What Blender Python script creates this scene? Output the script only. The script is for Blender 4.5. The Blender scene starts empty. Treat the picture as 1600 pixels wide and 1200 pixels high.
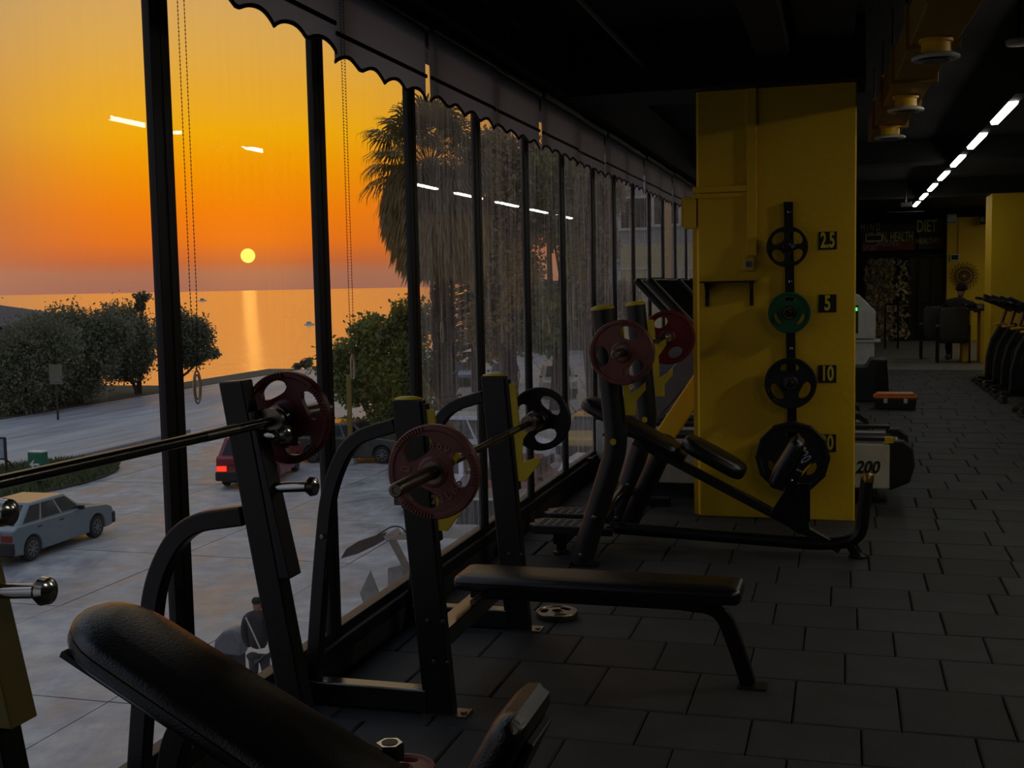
import bpy, math, random
import numpy as np
from mathutils import Vector, Matrix
random.seed(7); rng = np.random.default_rng(7)
PI = math.pi
SC = bpy.context.scene
COL = SC.collection

# ------------------------------------------------------------------ camera
FPX, YAW, PITCH, ROLL, EYE = 1813.26, 0.28044669, 0.08532039, -0.01971589, 1.6
_cy, _sy = math.cos(YAW), math.sin(YAW)
Fv = Vector((-_sy*math.cos(PITCH), _cy*math.cos(PITCH), -math.sin(PITCH)))
_R = Vector((_cy, _sy, 0)); _U = _R.cross(Fv)
Rv = _R*math.cos(ROLL) + _U*math.sin(ROLL); Uv = -_R*math.sin(ROLL) + _U*math.cos(ROLL)
cd = bpy.data.cameras.new('camera'); cam = bpy.data.objects.new('camera', cd); COL.objects.link(cam)
cd.sensor_width = 36; cd.lens = FPX/1600*36; cd.clip_end = 40000; cd.clip_start = .05
cam.matrix_world = Matrix(((Rv.x, Uv.x, -Fv.x, 0), (Rv.y, Uv.y, -Fv.y, 0), (Rv.z, Uv.z, -Fv.z, EYE), (0, 0, 0, 1)))
SC.camera = cam
# surveying helpers: the world point seen at a photo pixel on a known plane (used only to place things)
def ray(x, y): return (x-800)/FPX*Rv - (y-600)/FPX*Uv + Fv
def onz(x, y, z=0.): r = ray(x, y); return Vector((0, 0, EYE)) + r*((z-EYE)/r.z)
def onx(x, y, X): r = ray(x, y); return Vector((0, 0, EYE)) + r*(X/r.x)
def ony(x, y, Y): r = ray(x, y); return Vector((0, 0, EYE)) + r*(Y/r.y)

def lin(r, g, b):
    f = lambda c: (c/255/12.92) if c/255 <= .04045 else ((c/255+.055)/1.055)**2.4
    return (f(r), f(g), f(b), 1)

PANEL = 15.
# ------------------------------------------------------------------ sky, sun, exposure
SUN = Vector((-.48, .877, .0285)).normalized()
W = bpy.data.worlds.new('World'); SC.world = W; W.use_nodes = True
nt = W.node_tree; nt.nodes.clear()
def nd(t, **kw):
    n = nt.nodes.new(t)
    for k, v in kw.items(): setattr(n, k, v)
    return n
def lk(a, b): nt.links.new(a, b)
def mth(op, a, b=None, c=None):
    n = nt.nodes.new('ShaderNodeMath'); n.operation = op
    for i, q in enumerate((a, b, c)):
        if q is None: continue
        if isinstance(q, (int, float)): n.inputs[i].default_value = q
        else: nt.links.new(q, n.inputs[i])
    return n.outputs[0]
tc = nd('ShaderNodeTexCoord'); sep = nd('ShaderNodeSeparateXYZ'); lk(tc.outputs['Generated'], sep.inputs[0])
dot = nd('ShaderNodeVectorMath', operation='DOT_PRODUCT'); lk(tc.outputs['Generated'], dot.inputs[0])
sh = Vector((SUN.x, SUN.y, 0)).normalized(); dot.inputs[1].default_value = sh
hl = mth('SQRT', mth('SUBTRACT', 1.0001, mth('MULTIPLY', sep.outputs[2], sep.outputs[2])))
ca = mth('DIVIDE', dot.outputs['Value'], hl)            # cosine of the azimuth away from the sun
def ramp(stops):
    r = nd('ShaderNodeValToRGB'); r.color_ramp.interpolation = 'EASE' if False else 'LINEAR'
    el = r.color_ramp.elements
    while len(el) > 1: el.remove(el[0])
    el[0].position = stops[0][0]; el[0].color = lin(*stops[0][1])
    for p, c in stops[1:]:
        e = el.new(p); e.color = lin(*c)
    lk(mth('MULTIPLY', sep.outputs[2], 1.0), r.inputs[0])
    return r.outputs[0]
near = ramp([(0, (160, 104, 84)), (.014, (168, 108, 80)), (.024, (192, 100, 50)), (.040, (226, 112, 22)), (.066, (238, 124, 6)), (.098, (240, 146, 0)), (.13, (238, 168, 6)), (.163, (230, 166, 44)), (.195, (220, 165, 72)), (.245, (208, 162, 96)), (.36, (190, 172, 142)), (.6, (168, 174, 182)), (1, (150, 164, 188))])
mid = ramp([(0, (168, 112, 88)), (.014, (172, 118, 92)), (.03, (182, 108, 70)), (.06, (184, 112, 60)), (.10, (190, 124, 56)), (.15, (196, 141, 72)), (.20, (190, 148, 94)), (.245, (176, 147, 106)), (.36, (180, 168, 148)), (.6, (165, 172, 184)), (1, (150, 164, 188))])
far = ramp([(0, (128, 118, 122)), (.08, (140, 128, 132)), (.2, (138, 136, 146)), (.45, (152, 160, 178)), (1, (150, 164, 188))])
def smooth(x, a, b):
    m = nd('ShaderNodeMapRange', interpolation_type='SMOOTHSTEP'); m.inputs[1].default_value = a; m.inputs[2].default_value = b
    lk(x, m.inputs[0]); return m.outputs[0]
def mixc(f, a, b):
    m = nd('ShaderNodeMix', data_type='RGBA'); lk(f, m.inputs[0]); lk(a, m.inputs[6]); lk(b, m.inputs[7]); return m.outputs[2]
c1 = mixc(smooth(ca, .972, .9990), mid, near)
c2 = mixc(smooth(ca, .25, .93), far, c1)
sd = nd('ShaderNodeVectorMath', operation='DOT_PRODUCT'); lk(tc.outputs['Generated'], sd.inputs[0]); sd.inputs[1].default_value = SUN
disc = smooth(sd.outputs['Value'], math.cos(math.radians(.36)), math.cos(math.radians(.32)))
glow = mth('MULTIPLY', mth('POWER', mth('MAXIMUM', sd.outputs['Value'], 0), 900), .10)
sunc = nd('ShaderNodeRGB'); sunc.outputs[0].default_value = (1.5, 1.05, .16, 1)
gl = nd('ShaderNodeRGB'); gl.outputs[0].default_value = (1.0, .36, 0, 1)
ga = nd('ShaderNodeMix', data_type='RGBA', blend_type='ADD'); lk(glow, ga.inputs[0]); lk(c2, ga.inputs[6]); lk(gl.outputs[0], ga.inputs[7])
c3 = mixc(disc, ga.outputs[2], sunc.outputs[0])
bg = nd('ShaderNodeBackground'); lk(c3, bg.inputs[0]); bg.inputs[1].default_value = 1.2
wo = nd('ShaderNodeOutputWorld'); lk(bg.outputs[0], wo.inputs[0])
sl = bpy.data.lights.new('sun', 'SUN'); sl.energy = .0008; sl.angle = math.radians(.7); sl.color = (1, .45, .12)
so = bpy.data.objects.new('sun', sl); COL.objects.link(so); so.rotation_euler = SUN.to_track_quat('Z', 'Y').to_euler()   # the sun low in thick haze: hardly any direct light left
SC.view_settings.view_transform = 'Standard'; SC.view_settings.look = 'None'
SC.view_settings.exposure = 0; SC.view_settings.gamma = 1; SC.view_settings.use_curve_mapping = False
SC.cycles.transparent_max_bounces = 24; SC.cycles.max_bounces = 8; SC.cycles.diffuse_bounces = 4

# ------------------------------------------------------------------ materials
def M(name, col, rough=.5, metal=0., var=.12, vscale=8., bump=0., bscale=60., emit=None, es=1., coat=0., spec=.5, rand=0., col2=None, stretch=None, trans=0.):
    m = bpy.data.materials.new(name); m.use_nodes = True; t = m.node_tree; n = t.nodes; b = n['Principled BSDF']
    c = lin(*col) if max(col) > 1 else (*col, 1)
    co = n.new('ShaderNodeTexCoord'); src = co.outputs['Object']
    if stretch:
        mp = n.new('ShaderNodeMapping'); mp.inputs['Scale'].default_value = stretch; t.links.new(src, mp.inputs[0]); src = mp.outputs[0]
    nz = n.new('ShaderNodeTexNoise'); nz.inputs['Scale'].default_value = vscale; nz.inputs['Detail'].default_value = 5; t.links.new(src, nz.inputs['Vector'])
    r = n.new('ShaderNodeValToRGB'); t.links.new(nz.outputs[0], r.inputs[0])
    r.color_ramp.elements[0].position = .3; r.color_ramp.elements[1].position = .7
    d = lin(*col2) if col2 else tuple(x*(1+var) for x in c[:3])+(1,)
    r.color_ramp.elements[0].color = c if col2 else tuple(x*(1-var) for x in c[:3])+(1,)
    r.color_ramp.elements[1].color = d
    out = r.outputs[0]
    if rand:
        oi = n.new('ShaderNodeObjectInfo'); mr = n.new('ShaderNodeMapRange'); mr.inputs[3].default_value = 1-rand; mr.inputs[4].default_value = 1+rand
        t.links.new(oi.outputs['Random'], mr.inputs[0])
        mm = n.new('ShaderNodeMix'); mm.data_type = 'RGBA'; mm.blend_type = 'MULTIPLY'; mm.inputs[0].default_value = 1
        t.links.new(out, mm.inputs[6]); t.links.new(mr.outputs[0], mm.inputs[7]); out = mm.outputs[2]
    t.links.new(out, b.inputs['Base Color'])
    b.inputs['Roughness'].default_value = rough; b.inputs['Metallic'].default_value = metal
    b.inputs['Specular IOR Level'].default_value = spec; b.inputs['Coat Weight'].default_value = coat; b.inputs['Coat Roughness'].default_value = .08
    if bump:
        n2 = n.new('ShaderNodeTexNoise'); n2.inputs['Scale'].default_value = bscale; n2.inputs['Detail'].default_value = 4; t.links.new(src, n2.inputs['Vector'])
        bp = n.new('ShaderNodeBump'); bp.inputs['Strength'].default_value = bump; bp.inputs['Distance'].default_value = .02
        t.links.new(n2.outputs[0], bp.inputs['Height']); t.links.new(bp.outputs[0], b.inputs['Normal'])
    if emit:
        b.inputs['Emission Color'].default_value = lin(*emit); b.inputs['Emission Strength'].default_value = es
    return m
m_frame = M('dark anodised frame', (16, 16, 17), .5, .1)
m_coat = M('black powder coat', (18, 18, 19), .34, .1, bump=.08, bscale=300)
m_beam = M('glossy black paint', (22, 22, 23), .16, spec=1., bump=.04, bscale=60)
m_coat2 = M('satin charcoal coat', (38, 39, 41), .4, .2)
m_vinyl = M('black vinyl', (15, 15, 16), .30, spec=.8, bump=.12, bscale=180)
m_chrome = M('chrome', (190, 188, 182), .16, 1., .05)
m_steel = M('worn steel', (130, 122, 112), .34, 1., .15)
m_dsteel = M('dark steel', (104, 100, 96), .24, 1., .15)
m_yel = M('gym yellow paint', (232, 182, 10), .5, bump=.06, bscale=30, var=.06, vscale=3)
m_ycap = M('yellow plastic', (205, 178, 20), .4)
m_wally = M('yellow wall paint', (222, 180, 4), .62, bump=.15, bscale=25, var=.06, vscale=2)
m_black = M('black ceiling paint', (13, 13, 14), .8)
m_dwall = M('dark wall paint', (30, 31, 34), .75)
m_rub = M('rubber tile', (43, 45, 47), .6, var=.38, vscale=4, bump=.5, bscale=220, rand=.38, spec=.5)
m_rubb = M('rubber base', (14, 14, 15), .8)
m_wood = M('pale laminate', (128, 128, 118), .4, var=.12, vscale=4, stretch=(.4, 6, 1))
m_red = M('maroon rubber plate', (92, 16, 24), .42, var=.12)
m_pink = M('faded red rubber plate', (118, 68, 60), .42, var=.2, vscale=14)
m_pinkl = M('rubbed red rubber lettering', (150, 96, 86), .4, var=.2, vscale=14)
m_redp = M('red rubber plate', (118, 24, 20), .45, var=.15)
m_green = M('green rubber plate', (8, 84, 48), .45, var=.15)
m_blk = M('black rubber', (18, 18, 18), .5)
m_white = M('off white plastic', (196, 196, 188), .4)
m_grey = M('grey plastic', (98, 100, 102), .45)
m_silver = M('silver paint', (176, 178, 172), .4, .0)
m_fab = M('blind fabric', (132, 128, 120), .85, var=.05, vscale=20, bump=.15, bscale=400)
def add_trans(m, col, f):
    t = m.node_tree; n = t.nodes; b = n['Principled BSDF']; o = n['Material Output']; tl = n.new('ShaderNodeBsdfTranslucent'); mx = n.new('ShaderNodeMixShader'); mx.inputs[0].default_value = f
    cl = b.inputs['Base Color'].links
    if col is None: t.links.new(cl[0].from_socket, tl.inputs[0])
    else: tl.inputs[0].default_value = col
    t.links.new(b.outputs[0], mx.inputs[1]); t.links.new(tl.outputs[0], mx.inputs[2]); t.links.new(mx.outputs[0], o.inputs[0]); return m
add_trans(m_fab, (.34, .33, .34, 1), .5)
m_hem = M('brown hem tape', (62, 50, 42), .8)
m_led = M('led tube', (255, 255, 255), .5, emit=(255, 252, 240), es=14)
m_grn = M('green display', (20, 200, 90), .5, emit=(60, 255, 120), es=2.2)
m_orange = M('orange lid', (206, 116, 34), .45)
m_skin = M('skin', (150, 104, 82), .6)
m_bead = M('clear beads', (228, 204, 176), .25)
m_lett = M('cream lettering', (190, 178, 150), .6)
def glass_mat(name, dirt, tint=(.93, .93, .92), vs=1.):
    m = bpy.data.materials.new(name); m.use_nodes = True; t = m.node_tree; n = t.nodes; n.clear()
    o = n.new('ShaderNodeOutputMaterial'); tr = n.new('ShaderNodeBsdfTransparent'); tr.inputs[0].default_value = (*tint, 1)
    g = n.new('ShaderNodeBsdfGlossy'); g.inputs['Roughness'].default_value = 0.0
    fr = n.new('ShaderNodeFresnel'); fr.inputs[0].default_value = 1.5
    m1 = n.new('ShaderNodeMixShader'); t.links.new(fr.outputs[0], m1.inputs[0]); t.links.new(tr.outputs[0], m1.inputs[1]); t.links.new(g.outputs[0], m1.inputs[2])
    df = n.new('ShaderNodeBsdfDiffuse'); df.inputs[0].default_value = (.55, .5, .45, 1)
    tl = n.new('ShaderNodeBsdfTranslucent'); tl.inputs[0].default_value = (.6, .55, .5, 1)
    ad = n.new('ShaderNodeMixShader'); ad.inputs[0].default_value = .6; t.links.new(df.outputs[0], ad.inputs[1]); t.links.new(tl.outputs[0], ad.inputs[2])
    co = n.new('ShaderNodeTexCoord'); mp = n.new('ShaderNodeMapping'); mp.inputs['Scale'].default_value = (1, 22, 1.6); t.links.new(co.outputs['Object'], mp.inputs[0])
    nz = n.new('ShaderNodeTexNoise'); nz.inputs['Scale'].default_value = vs; nz.inputs['Detail'].default_value = 6; t.links.new(mp.outputs[0], nz.inputs['Vector'])
    nz2 = n.new('ShaderNodeTexNoise'); nz2.inputs['Scale'].default_value = 90; t.links.new(co.outputs['Object'], nz2.inputs['Vector'])
    r = n.new('ShaderNodeMapRange'); r.inputs[1].default_value = .40; r.inputs[2].default_value = .78; r.inputs[3].default_value = dirt*.35; r.inputs[4].default_value = dirt*2.2
    t.links.new(nz.outputs[0], r.inputs[0])
    r2 = n.new('ShaderNodeMapRange'); r2.inputs[1].default_value = .66; r2.inputs[2].default_value = .74; r2.inputs[4].default_value = dirt*1.6; t.links.new(nz2.outputs[0], r2.inputs[0])
    a = n.new('ShaderNodeMath'); a.operation = 'ADD'; t.links.new(r.outputs[0], a.inputs[0]); t.links.new(r2.outputs[0], a.inputs[1])
    m2 = n.new('ShaderNodeMixShader'); t.links.new(a.outputs[0], m2.inputs[0]); t.links.new(m1.outputs[0], m2.inputs[1]); t.links.new(ad.outputs[0], m2.inputs[2])
    t.links.new(m2.outputs[0], o.inputs[0]); return m
m_glass = glass_mat('clean window glass', .016)
m_glass2 = glass_mat('dusty window glass', .19, (.88, .85, .82))
m_glass3 = glass_mat('very dusty window glass', .28, (.88, .85, .82))
m_cglass = M('dark car glass', (20, 22, 24), .15, spec=.35)

# ------------------------------------------------------------------ geometry collector
ORG = {}
class G:
    def __init__(s): s.v = []; s.f = []
    def add(s, vs, fs):
        o = len(s.v); s.v += [tuple(p) for p in vs]; s.f += [tuple(i+o for i in f) for f in fs]; return s
    def box(s, c, size, X=None, Y=None, Z=None):
        c = Vector(c); X = Vector(X or (1, 0, 0)).normalized(); Z = Vector(Z or (0, 0, 1))
        Z = (Z - X*Z.dot(X)).normalized(); Y = Z.cross(X)
        a, b, d = (q/2 for q in size)
        vs = [c+X*a*i+Y*b*j+Z*d*k for k in (-1, 1) for (i, j) in ((-1, -1), (1, -1), (1, 1), (-1, 1))]
        return s.add(vs, [(3, 2, 1, 0), (4, 5, 6, 7), (0, 1, 5, 4), (1, 2, 6, 5), (2, 3, 7, 6), (3, 0, 4, 7)])
    def bb(s, x0, x1, y0, y1, z0, z1): return s.box(((x0+x1)/2, (y0+y1)/2, (z0+z1)/2), (abs(x1-x0), abs(y1-y0), abs(z1-z0)))
    def prism(s, poly, O, u, v, w):      # polygon in (u, v) pushed along w
        O, u, v, w = Vector(O), Vector(u), Vector(v), Vector(w); n = len(poly)
        vs = [O+u*p[0]+v*p[1] for p in poly]+[O+u*p[0]+v*p[1]+w for p in poly]
        return s.add(vs, [tuple(range(n))[::-1], tuple(range(n, 2*n))]+[(i, (i+1) % n, n+(i+1) % n, n+i) for i in range(n)])
    def tube(s, path, r=None, n=10, rect=None, up=(0, 1, 0), r1=None):
        P = [Vector(p) for p in path]; m = len(P); rings = []
        if rect: prof = [(-rect[0]/2, -rect[1]/2), (rect[0]/2, -rect[1]/2), (rect[0]/2, rect[1]/2), (-rect[0]/2, rect[1]/2)]
        else: prof = [(math.cos(2*PI*k/n), math.sin(2*PI*k/n)) for k in range(n)]
        U = Vector(up)
        for i, p in enumerate(P):
            a = (P[i]-P[i-1]).normalized() if i else (P[1]-P[0]).normalized()
            b = (P[i+1]-P[i]).normalized() if i < m-1 else a
            t = (a+b).normalized(); c = max(.4, t.dot(a))
            if abs(U.dot(t)) > .98: U = Vector((1, 0, 0)) if abs(t.x) < .9 else Vector((0, 0, 1))
            Y = (U-t*U.dot(t)).normalized(); X = Y.cross(t); U = Y if not rect else U
            rr = 1 if rect else (r if r1 is None else r+(r1-r)*i/(m-1))
            rings.append([p+X*q[0]*rr*(1/c if rect else 1)+Y*q[1]*rr for q in prof])
        k = len(prof); vs = [q for g in rings for q in g]; fs = [tuple(range(k))[::-1], tuple(range((m-1)*k, m*k))]
        for i in range(m-1):
            for j in range(k): fs.append((i*k+j, i*k+(j+1) % k, (i+1)*k+(j+1) % k, (i+1)*k+j))
        return s.add(vs, fs)
    def lathe(s, prof, O, axis, n=32, close=True):       # prof: (radius, distance along the axis)
        O = Vector(O); A = Vector(axis).normalized(); X = A.orthogonal().normalized(); Y = A.cross(X); k = len(prof)
        vs = [O+A*h+(X*math.cos(2*PI*i/n)+Y*math.sin(2*PI*i/n))*r for i in range(n) for r, h in prof]
        fs = [(i*k+j, i*k+j+1, ((i+1) % n)*k+j+1, ((i+1) % n)*k+j) for i in range(n) for j in range(k-1)]
        if close:
            fs.append(tuple(i*k for i in range(n))); fs.append(tuple(i*k+k-1 for i in range(n))[::-1])
        return s.add(vs, fs)
    def pad(s, O, u, v, L, Wd, T, r=.03, cr=.05, taper=0., e=0.02):  # rounded cushion: O = middle of its top start edge
        O, u, v = Vector(O), Vector(u).normalized(), Vector(v).normalized(); w = u.cross(v)
        if w.z < 0 and abs(w.z) > .05: w = -w
        def outline(i):
            c = max(cr-i, .004); pts = []
            for (cx, cz, a0) in ((L-i-c, Wd/2-i-c, 0), (i+c, Wd/2-i-c, 90), (i+c, -Wd/2+i+c, 180), (L-i-c, -Wd/2+i+c, 270)):
                for k in range(6):
                    a = math.radians(a0+k*18); x = cx+c*math.cos(a); y = cz+c*math.sin(a)
                    pts.append((x, y*(1+taper*(x/L-.5))))
            return pts
        layers = [(r, -T)]+[(r*(1-math.sin(a)), -T+r*(1-math.cos(a))) for a in (PI/6, PI/3, PI/2)]
        layers += [(0, -T*.45), (.004, -T*.43), (.004, -T*.41), (0, -T*.39)]
        layers += [(r*(1-math.cos(a)), -r*(1-math.sin(a))) for a in (0, PI/6, PI/3, PI/2)]+[(r+.04, e*.35)]
        vs = []; n = 24
        for i, h in layers: vs += [O+u*p[0]+v*p[1]+w*h for p in outline(i)]
        fs = [tuple(range(n))[::-1], tuple(range((len(layers)-1)*n, len(layers)*n))]
        for q in range(len(layers)-1):
            for j in range(n): fs.append((q*n+j, q*n+(j+1) % n, (q+1)*n+(j+1) % n, (q+1)*n+j))
        return s.add(vs, fs)
    def build(s, name, m, parent=None, bevel=0., smooth=False, kind=None, label=None):
        me = bpy.data.meshes.new(name); og = ORG.get(parent.name, Vector((0, 0, 0))) if parent else Vector((0, 0, 0))
        me.from_pydata([(p[0]-og.x, p[1]-og.y, p[2]-og.z) for p in s.v], [], s.f); me.update()
        me.materials.append(m)
        o = bpy.data.objects.new(name, me); COL.objects.link(o)
        if parent: o.parent = parent; ORG[o.name] = og
        else: ORG[o.name] = Vector((0, 0, 0))
        if smooth:
            me.shade_smooth(); me.set_sharp_from_angle(angle=math.radians(38))
        if bevel:
            bv = o.modifiers.new('bevel', 'BEVEL'); bv.width = bevel; bv.segments = 2; bv.limit_method = 'ANGLE'; bv.angle_limit = math.radians(40)
        if kind: o['kind'] = kind
        if label: o['label'] = label
        return o
def fillet(pts, r=.06, n=5):
    P = [Vector(p) for p in pts]; out = [P[0]]
    for a, b, c in zip(P, P[1:], P[2:]):
        u = (a-b); v = (c-b); q = min(r, u.length*.48, v.length*.48); s = b+u.normalized()*q; e = b+v.normalized()*q
        for k in range(n+1):
            t = k/n; out.append(s*(1-t)**2+b*2*t*(1-t)+e*t*t)
    return out+[P[-1]]
def tag(o, label=None, cat=None, group=None, kind=None):
    if label: o['label'] = label
    if cat: o['category'] = cat
    if group: o['group'] = group
    if kind: o['kind'] = kind
    return o
def thing(name, label, cat, loc=(0, 0, 0), group=None, rz=0):
    o = bpy.data.objects.new(name, None); COL.objects.link(o); o.location = loc; o.rotation_euler = (0, 0, rz)
    o.empty_display_size = .1; ORG[o.name] = Vector(loc); return tag(o, label, cat, group)
def dup(o, parent=None):
    c = o.copy(); COL.objects.link(c)
    if parent: c.parent = parent
    for ch in list(o.children): dup(ch, c)
    return c
def struct(name, loc=None):
    o = bpy.data.objects.new(name, None); COL.objects.link(o); o['kind'] = 'structure'; ORG[o.name] = Vector((0, 0, 0)); return o
def text(body, size, m, parent, O, u, v, name='lettering', ext=.001, sx=1., bold=0., align='CENTER'):
    cu = bpy.data.curves.new(name, 'FONT'); cu.body = body; cu.size = size; cu.extrude = ext; cu.offset = bold; cu.align_x = align; cu.align_y = 'CENTER'; cu.resolution_u = 3
    tmp = bpy.data.objects.new('tmp', cu); me = bpy.data.meshes.new_from_object(tmp); bpy.data.objects.remove(tmp)
    u = Vector(u).normalized(); v = Vector(v).normalized(); w = u.cross(v); og = ORG.get(parent.name, Vector((0, 0, 0))); O = Vector(O)-og
    me.transform(Matrix(((u.x*sx, v.x, w.x, O.x), (u.y*sx, v.y, w.y, O.y), (u.z*sx, v.z, w.z, O.z), (0, 0, 0, 1))))
    me.materials.clear(); me.materials.append(m)
    o = bpy.data.objects.new(name, me); COL.objects.link(o); o.parent = parent; ORG[o.name] = og; return o

# ================================================================== SETTING: room shell
GX, IX = -2.05, -2.034
RX, BY, CZ = 6.5, 31.0, 3.25
g = G(); g.bb(-2.1, RX+.2, -3.2, BY+.3, -.3, -.022)
floor = tag(g.build('floor', m_rubb), kind='structure')
# rubber tiles in running bond; rows measured from the joints
rows = [2.72, 3.10, 3.485, 3.866, 4.20, 4.66, 5.045, 5.41, 5.785]
while rows[-1] < 21.0: rows.append(rows[-1]+.379)
rows = [r for r in rows if r < 21.05]; rows[-1] = 21.06
off = {2: .20, 3: .06, 4: .20, 5: .005, 6: -.17, 7: .06}
def tile_mesh(w, d, h=.022, c=.006):
    vs = []
    for (i, z) in ((0, -h), (0, -c), (c, 0)): vs += [(-w/2+i, -d/2+i, z), (w/2-i, -d/2+i, z), (w/2-i, d/2-i, z), (-w/2+i, d/2-i, z)]
    fs = [(8, 9, 10, 11)]+[(q*4+j, q*4+(j+1) % 4, q*4+4+(j+1) % 4, q*4+4+j) for q in (0, 1) for j in range(4)]
    me = bpy.data.meshes.new('rubber_tile'); me.from_pydata(vs, [], fs); me.materials.append(m_rub); return me
cache = {}; ntile = 0; rest = G(); TP = .3815
for k in range(len(rows)-1):
    y0, y1 = rows[k], rows[k+1]; d = y1-y0-.005; ph = off.get(k, random.uniform(0, TP)); ph = ph % TP
    x = -2.02-(TP-((ph+2.02) % TP)) if True else 0
    while x < min(RX, .9+.30*y1):
        xa, xb = max(x, -1.985), x+TP
        if xb-xa > .04:
            w = xb-xa-.006; cx, cyy = (xa+xb)/2, (y0+y1)/2
            if ntile < 296 and y1 < 12 and cx < .28+.19*y1:
                key = (round(w, 2), round(d, 2))
                if key not in cache: cache[key] = tile_mesh(w, d)
                o = bpy.data.objects.new('rubber_tile', cache[key]); COL.objects.link(o); o.parent = floor
                o.location = (cx, cyy, random.uniform(-.0015, .0012)); o.rotation_euler = (random.uniform(-.004, .004), random.uniform(-.004, .004), random.uniform(-.003, .003)); ntile += 1
            else:
                zz = random.uniform(-.002, .0015); rest.add([(cx-w/2, cyy-d/2, zz-.006), (cx+w/2, cyy-d/2, zz-.006), (cx+w/2, cyy+d/2, zz-.006), (cx-w/2, cyy+d/2, zz-.006),
                    (cx-w/2+.005, cyy-d/2+.005, zz), (cx+w/2-.005, cyy-d/2+.005, zz), (cx+w/2-.005, cyy+d/2-.005, zz), (cx-w/2+.005, cyy+d/2-.005, zz)],
                    [(4, 5, 6, 7), (0, 1, 5, 4), (1, 2, 6, 5), (2, 3, 7, 6), (3, 0, 4, 7)])
        x += TP
rest.build('rubber_tiles_beyond', m_rub, floor, kind='stuff')
# pale wood floor at the far end: boards
wf = G(); yy = 21.08
while yy < BY:
    x = -2+random.uniform(-1.2, 0)
    while x < RX:
        wf.bb(x+.003, x+1.197, yy+.002, yy+.188, -.02, .004+random.uniform(-.0008, .0008)); x += 1.2
    yy += .19
tag(wf.build('wooden_floor_boards', m_wood, floor), kind='stuff')
g = G(); g.bb(-2.1, RX+.2, -3.2, BY+.3, CZ, CZ+.2); tag(g.build('ceiling', m_black), kind='structure')
g = G(); g.bb(RX, RX+.2, -3.2, BY+.3, 0, CZ); tag(g.build('wall_right', m_dwall), kind='structure')
g = G(); g.bb(-2.1, RX+.2, -3.2, -3.0, 0, CZ); tag(g.build('wall_back', m_dwall), kind='structure')
g = G(); g.bb(-2.1, RX+.2, BY, BY+.2, 0, CZ); wallf = tag(g.build('wall_front', m_dwall), kind='structure')
# window wall: curb, sill ledge, head beam, mullions, panes
g = G(); g.bb(-2.16, -2.0, -3.2, 20.4, -.3, .085); tag(g.build('wall_left', m_dwall, bevel=.004), kind='structure')
g = G(); g.bb(-2.14, -2.0, -3.2, 20.4, .085, .15); tag(g.build('trim_1', m_frame, bevel=.008), kind='structure')
g = G(); g.bb(-2.3, -1.80, -3.2, 20.4, 2.86, CZ); tag(g.build('wall_left_head', m_black), kind='structure')
g = G(); g.bb(-2.16, -1.97, 20.4, BY, 0, CZ); tag(g.build('wall_left_far', m_dwall), kind='structure')
mull = [-2.9, -1.9, -.9, .12, 1.14, 2.16, 3.195, 4.315, 5.354, 6.411, 7.468, 8.488, 9.588, 10.51, 11.51, 12.5, 13.47, 14.48, 15.5, 16.5, 17.5, 18.5, 19.5, 20.38]
mull = [m_*1.007 for m_ in mull]
for i, y in enumerate(mull):
    w = struct('window_%d' % (i+1))
    g = G(); g.prism([(-2.061, y-.052), (IX, y-.052), (IX, y-.010), (IX-.006, y-.006), (IX-.006, y+.006), (IX, y+.010), (IX, y+.052), (-2.061, y+.052)], (0, 0, .15), (1, 0, 0), (0, 1, 0), (0, 0, 2.71))
    g.build('mullion', m_frame, w, bevel=.002)
    if i < len(mull)-1:
        a, b = y+.045, mull[i+1]-.045
        g = G(); g.bb(-2.075, -2.03, a, b, .13, .185); g.bb(-2.075, -2.03, a, b, 2.80, 2.86); g.build('frame_rail', m_frame, w, bevel=.004)
        g = G(); g.add([(GX, a, .17), (GX, b, .17), (GX, b, 2.82), (GX, a, 2.82)], [(0, 1, 2, 3)])
        g.build('glass_pane', m_glass if y < 5.0 else m_glass2 if y < 8 else m_glass3, w)
# little catches and cable clips on the ledge
for y in (6.7, 9.2, 11.9):
    t = thing('window_catch', 'small black catch on the window ledge %s' % {6.7: 'nearest the flat bench', 9.2: 'behind the near incline bench uprights', 11.9: 'closest to the treadmills'}[y], 'catch', (-1.99, y, .15))
    g = G(); g.box((-1.99, y, .165), (.05, .09, .03)); g.tube(fillet([(-1.98, y, .17), (-1.95, y+.01, .2), (-1.93, y+.02, .09), (-1.93, y+.05, .03)], .03), .012, 8); g.build('catch_arm', m_blk, t)
# ceiling beams
for i, (y0, y1) in enumerate(((7.75, 8.35), (15.0, 15.5), (21.2, 21.8))):
    g = G(); g.bb(-1.95, .12 if i == 0 else RX, y0, y1, 2.85 if i == 0 else 2.98, CZ); tag(g.build('trim_%d' % (i+2), m_black, bevel=.01), kind='structure')
g = G(); g.tube([(-1.26, -3, 3.0), (-1.26, 7.75, 3.0)], .022, 8); tag(g.build('ceiling_conduit', m_coat2), 'thin black conduit running along the ceiling above the windows', 'pipe')
g = G(); g.bb(1.15, 1.45, -3, 7.6, 2.88, CZ); tag(g.build('trim_8', m_black), kind='structure')
g = G(); g.bb(-.55, -.35, -3, 7.75, 3.02, CZ); g.bb(-.3, .05, -3, 7.75, 3.12, CZ); tag(g.build('trim_5', m_black), kind='structure')

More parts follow.
